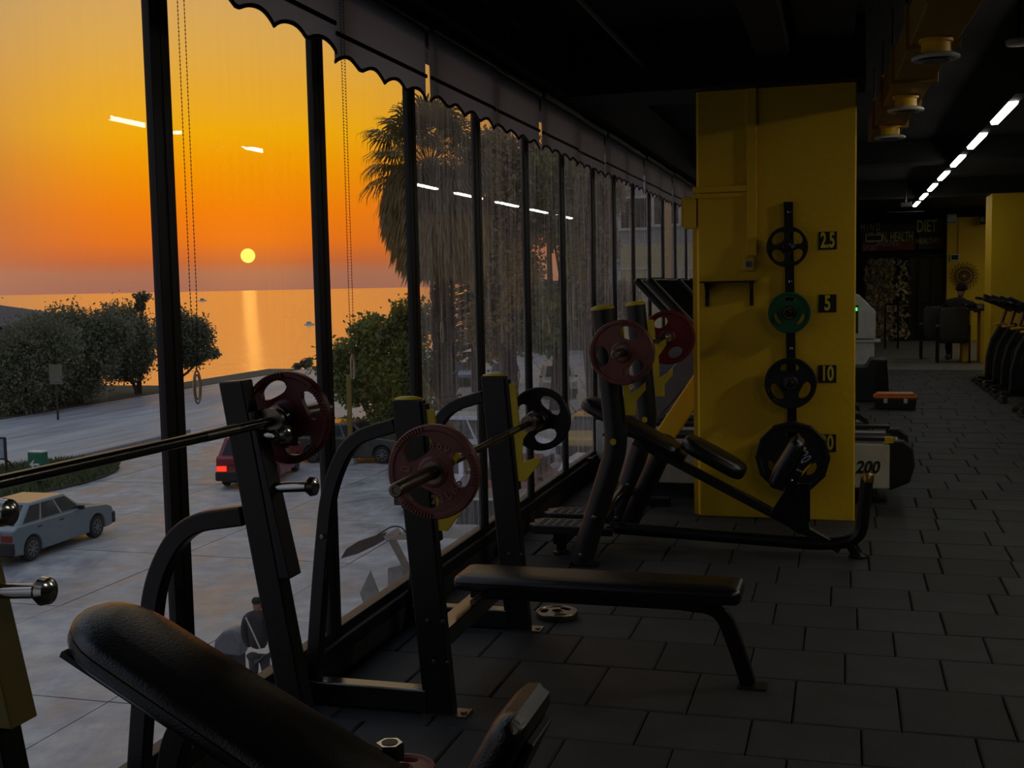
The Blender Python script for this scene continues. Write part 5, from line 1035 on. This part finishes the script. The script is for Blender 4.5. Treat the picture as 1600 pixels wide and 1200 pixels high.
# -------- cars
m_tyre = M('tyre', (26, 26, 27), .8); m_rim = M('alloy rim', (118, 118, 116), .35, .6); m_tl = M('red lamp', (110, 18, 14), .3); m_tlo = M('lit red lamp', (255, 40, 20), .3, emit=(255, 40, 20), es=2.5); m_hl = M('clear lamp', (190, 194, 196), .15); m_plate = M('number plate', (186, 188, 190), .5)
def car(label, pos, heading, paint, L=4.0, Wd=1.64, H=1.36, belt=.90, hood=.86, ws=(.80, .18), rw=(-1.86, -1.32), wb=2.46, wr=.29, group=None, lit=False, rear=(.30, .92), pillars=(-.95, -.05), name='car', box=False):
    t = thing(name, label, 'car' if name == 'car' else 'van', (pos[0], pos[1], GZ), group, heading); ORG[t.name] = Vector((0, 0, 0))
    x0, x1 = -L/2, L/2; ax = (-wb/2-(.05 if not box else .1), wb/2-.05+.1); zg = .20
    def arch(cx): return [(cx+(wr+.05)*math.cos(a), wr+(wr+.06)*math.sin(a)) for a in np.linspace(PI+.25, -.25, 12)]
    poly = [(x0+.05, zg+.05)]+arch(ax[0])+arch(ax[1])+[(x1-.06, zg+.03), (x1, .42), (x1-.01, .60), (x1-.08, hood-.14), (x1-.30, hood-.05), (ws[0], hood+.05), (ws[0]-.1, belt), (rw[0]+.02, belt+.02), (x0+.03, belt-.06), (x0+.02, .60), (x0, .45)]
    g = G(); g.prism(poly, (0, -Wd/2, 0), (1, 0, 0), (0, 0, 1), (0, Wd, 0)); g.build('body', paint, t, bevel=.035)
    g = G(); g.bb(x0+.15, x1-.15, -Wd/2+.22, Wd/2-.22, zg-.02, .60); g.build('underbody', m_tyre, t)
    hw, tw = Wd/2-.03, Wd/2-.20
    bz, tz = belt-.02, H
    V = [(rw[0], -hw, bz), (ws[0], -hw, bz), (ws[0], hw, bz), (rw[0], hw, bz), (rw[1], -tw, tz), (ws[1], -tw, tz), (ws[1], tw, tz), (rw[1], tw, tz)]
    g = G(); g.add(V, [(3, 2, 1, 0), (4, 5, 6, 7), (0, 1, 5, 4), (1, 2, 6, 5), (2, 3, 7, 6), (3, 0, 4, 7)]); cab = g.build('cabin', paint, t, bevel=.05)
    def quad(P0, P1, P2, P3, n, nm, off=.012, m=m_cglass):
        P0, P1, P2, P3 = map(Vector, (P0, P1, P2, P3)); nn = (P1-P0).cross(P3-P0).normalized()*n*off; g = G(); g.add([P0, P1, P2, P3, P0+nn, P1+nn, P2+nn, P3+nn], [(0, 1, 2, 3), (4, 5, 6, 7), (0, 1, 5, 4), (1, 2, 6, 5), (2, 3, 7, 6), (3, 0, 4, 7)]); return g.build(nm, m, t)
    def side(s, xa, xb):   # window between x positions at the belt
        def pt(x, f):
            fx = (x-rw[0])/(ws[0]-rw[0]); xt = rw[1]+(ws[1]-rw[1])*fx
            return (x+(xt-x)*f, s*(hw+(tw-hw)*f), bz+(tz-bz)*f)
        quad(pt(xa, .12), pt(xb, .12), pt(xb, .86), pt(xa, .86), -s*-1 if s < 0 else -1, 'side_window', .012*(1 if s < 0 else 1))
    cuts = [rw[0]+.12]+list(pillars)+[ws[0]-.10]
    for s in (-1, 1):
        for a, b in zip(cuts, cuts[1:]): side(s, a+.04, b-.04)
    def lerp(a, b, f): return tuple(p+(q-p)*f for p, q in zip(a, b))
    def face(i, j, k_, l, nm, n):   # i,j bottom; l,k_ top
        a, b = V[i], V[j]; c, d_ = V[k_], V[l]; P0 = lerp(lerp(a, d_, .10), lerp(b, c, .10), .08); P1 = lerp(lerp(a, d_, .10), lerp(b, c, .10), .92); P2 = lerp(lerp(a, d_, .9), lerp(b, c, .9), .90); P3 = lerp(lerp(a, d_, .9), lerp(b, c, .9), .10); quad(P0, P1, P2, P3, n, nm)
    face(1, 2, 6, 5, 'windshield', 1); face(3, 0, 4, 7, 'rear_window', 1)
    for i, cx in enumerate(ax):
        for s in (-1, 1):
            g = G(); g.lathe([(wr*.62, .0), (wr*.96, .0), (wr, .02), (wr, .17), (wr*.96, .19), (wr*.5, .19)], (cx, s*(Wd/2-.02), wr), (0, -s, 0), 24); w_ = g.build('wheel', m_tyre, t, smooth=True)
            g = G(); g.lathe([(wr*.66, -.004), (wr*.60, -.008), (wr*.58, .03)], (cx, s*(Wd/2-.02), wr), (0, -s, 0), 24, close=False); g.lathe([(.001, -.01), (wr*.16, -.006), (wr*.16, .03)], (cx, s*(Wd/2-.02), wr), (0, -s, 0), 12)
            for q in range(8): a = q*PI/4; g.box((cx+wr*.36*math.cos(a), s*(Wd/2-.016), wr+wr*.36*math.sin(a)), (wr*.48, .02, .035), X=(math.cos(a), 0, math.sin(a)), Z=(-math.sin(a), 0, math.cos(a)))
            g.build('rim', m_rim, w_)
    g = G(); g.bb(x0-.07, x0+.06, -Wd/2-.01, Wd/2+.01, .28, .56); g.build('rear_bumper', m_tyre, t, bevel=.03)
    g = G(); g.bb(x1-.10, x1+.07, -Wd/2-.01, Wd/2+.01, .26, .56); g.build('front_bumper', m_tyre, t, bevel=.03)
    for s in (-1, 1):
        g = G(); g.bb(x0-.0, x0+.04, s*(Wd/2-.34) if s > 0 else -Wd/2+.03, Wd/2-.03 if s > 0 else -(Wd/2-.34), .58, .74); g.build('tail_light', m_tlo if lit else m_tl, t, bevel=.01)
        g = G(); g.bb(x1-.07, x1-.005, s*(Wd/2-.38) if s > 0 else -Wd/2+.05, Wd/2-.05 if s > 0 else -(Wd/2-.38), .55, .68); g.build('headlight', m_hl, t, bevel=.01)
        g = G(); g.box((ws[0]-.28, s*(Wd/2+.06), belt+.05), (.10, .16, .11)); g.build('mirror', m_blk, t, bevel=.02)
        for q in pillars[:2]: g = G(); g.bb(q-.14, q-.0, s*(Wd/2)-.012, s*(Wd/2)+.012, belt-.13, belt-.10); g.build('door_handle', m_blk, t)
    g = G(); g.bb(x0-.012, x0+.02, -.25, .25, .54, .66); g.build('number_plate', m_plate, t)
    g = G(); g.bb(x0-.012, x0+.01, Wd/2*-.55, Wd/2*.55, .76, .80); g.build('trim_strip', m_blk, t)
    return t
p_sil = M('silver blue car paint', (104, 118, 120), .34, .3, coat=.5, var=.06); p_red = M('dark red car paint', (122, 22, 28), .35, coat=.5); p_wh = M('white car paint', (196, 200, 204), .35, coat=.5); p_dk = M('dark green grey car paint', (52, 56, 50), .35, coat=.6); p_ye = M('taxi yellow paint', (176, 138, 24), .4, coat=.4); p_bk = M('black car paint', (30, 31, 34), .25, coat=.6); p_bl = M('pale blue car paint', (110, 126, 144), .35, coat=.5)
HY = PI/2
car('silver blue hatchback parked on the concrete at the left edge', (-19.50, 24.38), HY+.02, p_sil, rw=(-1.80, -1.12), ws=(.82, .20), pillars=(-.95, -.10))
q = gp(372, 764); car('dark red estate driving away with its tail light on', (q.x-.25, q.y+2.1), HY+.22, p_red, 4.3, 1.8, 1.62, 1.05, 1.02, (1.0, .35), (-2.05, -1.75), 2.67, .33, lit=True)
q = gp(545, 738); car('dark green-grey car with an orange glow on its roof, behind the second mullion', (-17.5, 39.4), math.atan2(vx.y, vx.x)+.12, p_dk, 4.2, 1.75, 1.45, .92, .90, (.9, .2), (-1.9, -1.3), 2.55, .31)
q = gp(690, 748); car('white panel van with dark side windows behind the flat bench', (-12.2, 37.6), math.atan2(vx.y, vx.x)-.06, p_wh, 5.0, 1.9, 1.98, 1.15, 1.15, (1.75, 1.05), (-2.45, -2.35), 3.0, .33, pillars=(-1.0, .45), name='van')
q = gp(765, 765); car('white saloon car nose on beside the white van', (-11.5, 32.2), -HY+.1, p_wh, 4.2, 1.72, 1.42, .90, .88, (.8, .1), (-1.6, -1.1), 2.5, .3)
q = gp(728, 905); car('silver car parked directly below the window, near the flat bench', (q.x, q.y+2.0), -HY+.1, M('silver car paint', (158, 156, 150), .3, .4, coat=.5), 4.2, 1.75, 1.45, .92, .90, (.85, .15), (-1.8, -1.2), 2.5, .3)
q = gp(836, 800); car('dark red saloon below the window beyond the flat bench rack', (-9.1, 31.5), -HY+.03, p_red, 4.2, 1.72, 1.42, .9, .88, (.8, .1), (-1.6, -1.1), 2.5, .3)
q = gp(878, 765); car('white hatchback under the window left of the round uprights', (-6.9, 31.3), -HY, p_wh, 3.9, 1.66, 1.46, .92, .9, (.9, .25), (-1.75, -1.45), 2.45, .29)
q = gp(880, 728); t = car('yellow taxi with a pale number plate behind the black plate', (-9.2, 42.4), -HY+.05, p_ye, 4.4, 1.74, 1.45, .92, .9, (.9, .15), (-1.8, -1.2), 2.6, .3)
q = gp(925, 722); car('second yellow taxi farther right, beside the round upright bench', (-6.4, 41.6), -HY+.05, p_ye, 4.4, 1.74, 1.45, .92, .9, (.9, .15), (-1.8, -1.2), 2.6, .3)
q = gp(862, 622); car('white off-road car parked nose on under the olive tree', (q.x, q.y+1.5), -HY+.3, M('cream car paint', (160, 156, 138), .4, coat=.4), 4.5, 1.9, 1.8, 1.12, 1.08, (1.1, .6), (-2.1, -1.95), 2.7, .36)
q = gp(912, 606); car('black saloon parked to the right of the white off-road car', (-13.2, 69.5), -HY+.3, p_bk, 4.6, 1.82, 1.44, .92, .9, (.9, .1), (-1.9, -1.3), 2.7, .32)
q = gp(728, 602); car('pale car with lit lamps parked under the conifer', (-23.8, 71.4), -HY+.3, p_bl, 4.3, 1.75, 1.46, .92, .9, (.9, .2), (-1.9, -1.4), 2.6, .3)
q = gp(776, 604); car('pale blue car parked right of the conifer', (q.x+.2, q.y+1), -HY+.2, p_bl, 4.2, 1.75, 1.46, .92, .9, (.9, .2), (-1.9, -1.4), 2.6, .3)
q = gp(680, 650); car('small white car parked behind the palm trunk', (q.x, q.y+1), -HY+.4, p_wh, 3.8, 1.65, 1.46, .92, .9, (.9, .2), (-1.7, -1.4), 2.4, .29)
# painted bay lines
g = G()
for (x0, y0, x1, y1) in ((770, 600, 850, 720), (830, 560, 905, 650), (905, 590, 960, 700), (890, 650, 945, 618)):
    a, b = gp(x0, y0), gp(x1, y1); u_ = (b-a).normalized(); g.tube([a+Vector((0, 0, .008)), b+Vector((0, 0, .008))], rect=(.12, .01), up=(u_.y, -u_.x, 0))
g.build('bay_lines', m_paint, lot)
# -------- leaning boards and tapered brown plank beside the wall
B = gp(600, 985); d = (B-Vector((0, 0, EYE))).dot(Fv); P_ = lambda x, y, f=1.: Vector((0, 0, EYE))+ray(x, y)*d*f
t = thing('leaning_board', 'grey pointed board leaning on the ground outside, left of the flat bench upright', 'board', P_(582, 960)); m_bd = M('weathered grey board', (140, 136, 128), .8, vscale=3, var=.25)
g = G(); w_ = Vector((Fv.x, Fv.y, 0))*.12; vs = [P_(x, y) for x, y in ((562, 927), (578, 893), (600, 950), (576, 965))]; g.add(vs+[p+w_ for p in vs], [(0, 1, 2, 3), (7, 6, 5, 4), (0, 4, 5, 1), (1, 5, 6, 2), (2, 6, 7, 3), (3, 7, 4, 0)]); g.build('plank', m_bd, t)
g = G(); g.box(P_(585, 962), (.5, .3, .1)); g.build('foot_block', M('brick red block', (140, 80, 62), .8), t)
t = thing('leaning_board', 'square grey board leaning outside, hidden partly by the flat bench upright', 'board', P_(618, 930))
g = G(); vs = [P_(x, y) for x, y in ((606, 888), (640, 880), (640, 950), (606, 935))]; g.add(vs+[p+w_ for p in vs], [(0, 1, 2, 3), (7, 6, 5, 4), (0, 4, 5, 1), (1, 5, 6, 2), (2, 6, 7, 3), (3, 7, 4, 0)]); g.build('plank', m_bd, t)
g = G(); g.box(P_(622, 945), (.3, .2, .08)); g.build('foot_block', m_bd, t)
t = thing('timber_frame', 'white timber frame carrying a long tapered brown blade outside', 'frame', P_(620, 900))
g = G(); vs = [P_(x, y, .9) for x, y in ((532, 873), (541, 858), (560, 846), (590, 836), (603, 832), (604, 842), (585, 853), (560, 865))]; w2 = w_*.5; n8 = 8
g.add(vs+[p+w2 for p in vs], [tuple(range(8)), tuple(range(8, 16))[::-1]]+[(i, (i+1) % 8, 8+(i+1) % 8, 8+i) for i in range(8)]); g.build('blade', M('brown blade', (74, 62, 54), .6), t, label='long tapered brown blade')
g = G(); g.tube([P_(603, 838, .9), P_(650, 838, .9)], rect=(.10, .10)); g.tube([P_(602, 842, .9), P_(624, 828, .9)], rect=(.10, .10)); g.tube([P_(612, 842, .9), P_(632, 880, .93), P_(640, 925)], rect=(.12, .06)); g.build('timber', M('pale timber', (150, 138, 124), .7), t)
g = G(); g.tube(fillet([P_(590, 836, .9), P_(612, 822, .9), P_(628, 823, .9), P_(636, 835, .9)], .3), .012, 6); g.build('cable', m_blk, t)
# -------- person standing outside below the window
B = gp(408, 1108); x, y = B.x, B.y; Z = lambda z: GZ+z
t = thing('person', 'person in a dark jacket with a pale strap standing outside below the window', 'person', (x, y, GZ))
J = [(x, y, Z(.92), .16, .12), (x, y, Z(1.12), .17, .13), (x, y, Z(1.34), .20, .13), (x, y, Z(1.47), .13, .09), (x, y, Z(1.54), .06), (x-.19, y, Z(1.40), .085), (x-.24, y+.02, Z(1.12), .07), (x-.20, y+.1, Z(.92), .055), (x+.19, y, Z(1.40), .085), (x+.25, y+.02, Z(1.14), .07), (x+.16, y+.16, Z(1.0), .055)]
figure(t, J, [(0, 1), (1, 2), (2, 3), (3, 4), (3, 5), (5, 6), (6, 7), (3, 8), (8, 9), (9, 10)], M('dark jacket', (46, 42, 42), .9, var=.2), 'jacket')
figure(t, [(x, y, Z(.92), .15, .12), (x-.09, y, Z(.82), .09), (x-.11, y+.02, Z(.46), .065), (x-.12, y, Z(.06), .05), (x+.09, y, Z(.82), .09), (x+.11, y+.02, Z(.46), .065), (x+.12, y, Z(.06), .05)], [(0, 1), (1, 2), (2, 3), (0, 4), (4, 5), (5, 6)], M('grey trousers', (60, 60, 62), .9), 'trousers')
figure(t, [(x, y, Z(1.50), .055), (x, y+.01, Z(1.58), .07, .075), (x, y+.01, Z(1.68), .078, .09), (x, y, Z(1.73), .06)], [(0, 1), (1, 2), (2, 3)], m_skin, 'head')
figure(t, [(x, y-.015, Z(1.62), .08, .085), (x, y-.005, Z(1.70), .085, .095), (x, y, Z(1.745), .06)], [(0, 1), (1, 2)], M('dark hair', (28, 24, 24), .9), 'hair')
g = G(); g.tube([(x-.12, y-.14, Z(1.46)), (x+.0, y-.165, Z(1.25)), (x+.12, y-.16, Z(.98))], rect=(.03, .008), up=(1, 0, .5)); g.build('strap', m_white, t, label='pale shoulder strap')
for s in (-1, 1): g = G(); g.pad((x+s*.12, y-.10, Z(.09)), (0, 1, 0), (1, 0, 0), .27, .10, .085, r=.02, cr=.04); g.build('shoe', m_blk, t, smooth=True)
B = gp(362, 1058); t = thing('scooter_screen', 'pale grey rounded shell standing outside, left of the person in the dark jacket', 'shell', B); k = (B-Vector((0, 0, EYE))).dot(Fv)/FPX
g = G(); g.prism([(-.35, .0), (.16, 0), (.20, .25), (.12, .42), (.02, .46), (-.15, .40), (-.30, .25)], B+Vector((0, 0, .35)), (1, 0, 0), (0, 0, 1), (0, .3, 0)); g.build('shell', m_grey, t, bevel=.05)
g = G(); g.bb(B.x-.2, B.x+.1, B.y, B.y+.3, B.z, B.z+.36); g.build('stand', m_blk, t)
B = gp(466, 1075); t = thing('orange_bag', 'small orange bag outside between the rack upright and its brace', 'bag', B)
g = G(); g.prism([(-.14, 0), (.14, 0), (.11, .42), (-.13, .42)], B, (1, 0, 0), (0, 0, 1), (0, .16, 0)); g.build('bag_body', M('orange cloth', (214, 160, 70), .8), t, bevel=.03); g = G(); g.tube(fillet([(B.x-.1, B.y+.08, B.z+.4), (B.x-.05, B.y+.08, B.z+.75), (B.x+.1, B.y+.08, B.z+.4)], .1), .008, 6); g.build('handle', m_blk, t)
# -------- boats
def boat(px, py, L, label):
    q = onz(px, py, -13.9); t = thing('boat', label, 'boat', q); u_ = vx; n_v = Vector((-u_.y, u_.x, 0))
    g = G(); g.prism([(-L/2, 0), (L*.35, 0), (L/2, L*.16), (-L/2, L*.13)], q-n_v*L*.12, u_, (0, 0, 1), n_v*L*.24); g.build('hull', m_white, t, bevel=.05)
    g = G(); g.prism([(-L*.3, L*.13), (L*.2, L*.13), (L*.1, L*.32), (-L*.25, L*.34)], q-n_v*L*.09, u_, (0, 0, 1), n_v*L*.18); g.build('cabin', M('boat cabin', (140, 150, 166), .5) if L < 6 else m_grey, t, bevel=.05)
    g = G(); g.tube([q+Vector((0, 0, L*.3)), q+Vector((0, 0, L*1.1))], L*.008, 5); g.build('mast', m_white, t)
boat(484, 508, 4.6, 'pale anchored motor boat left of the second mullion'); boat(317, 471, 13, 'tiny distant boat near the horizon right of the first mullion'); boat(4, 466, 14, 'tiny distant boat at the left edge of the photo')
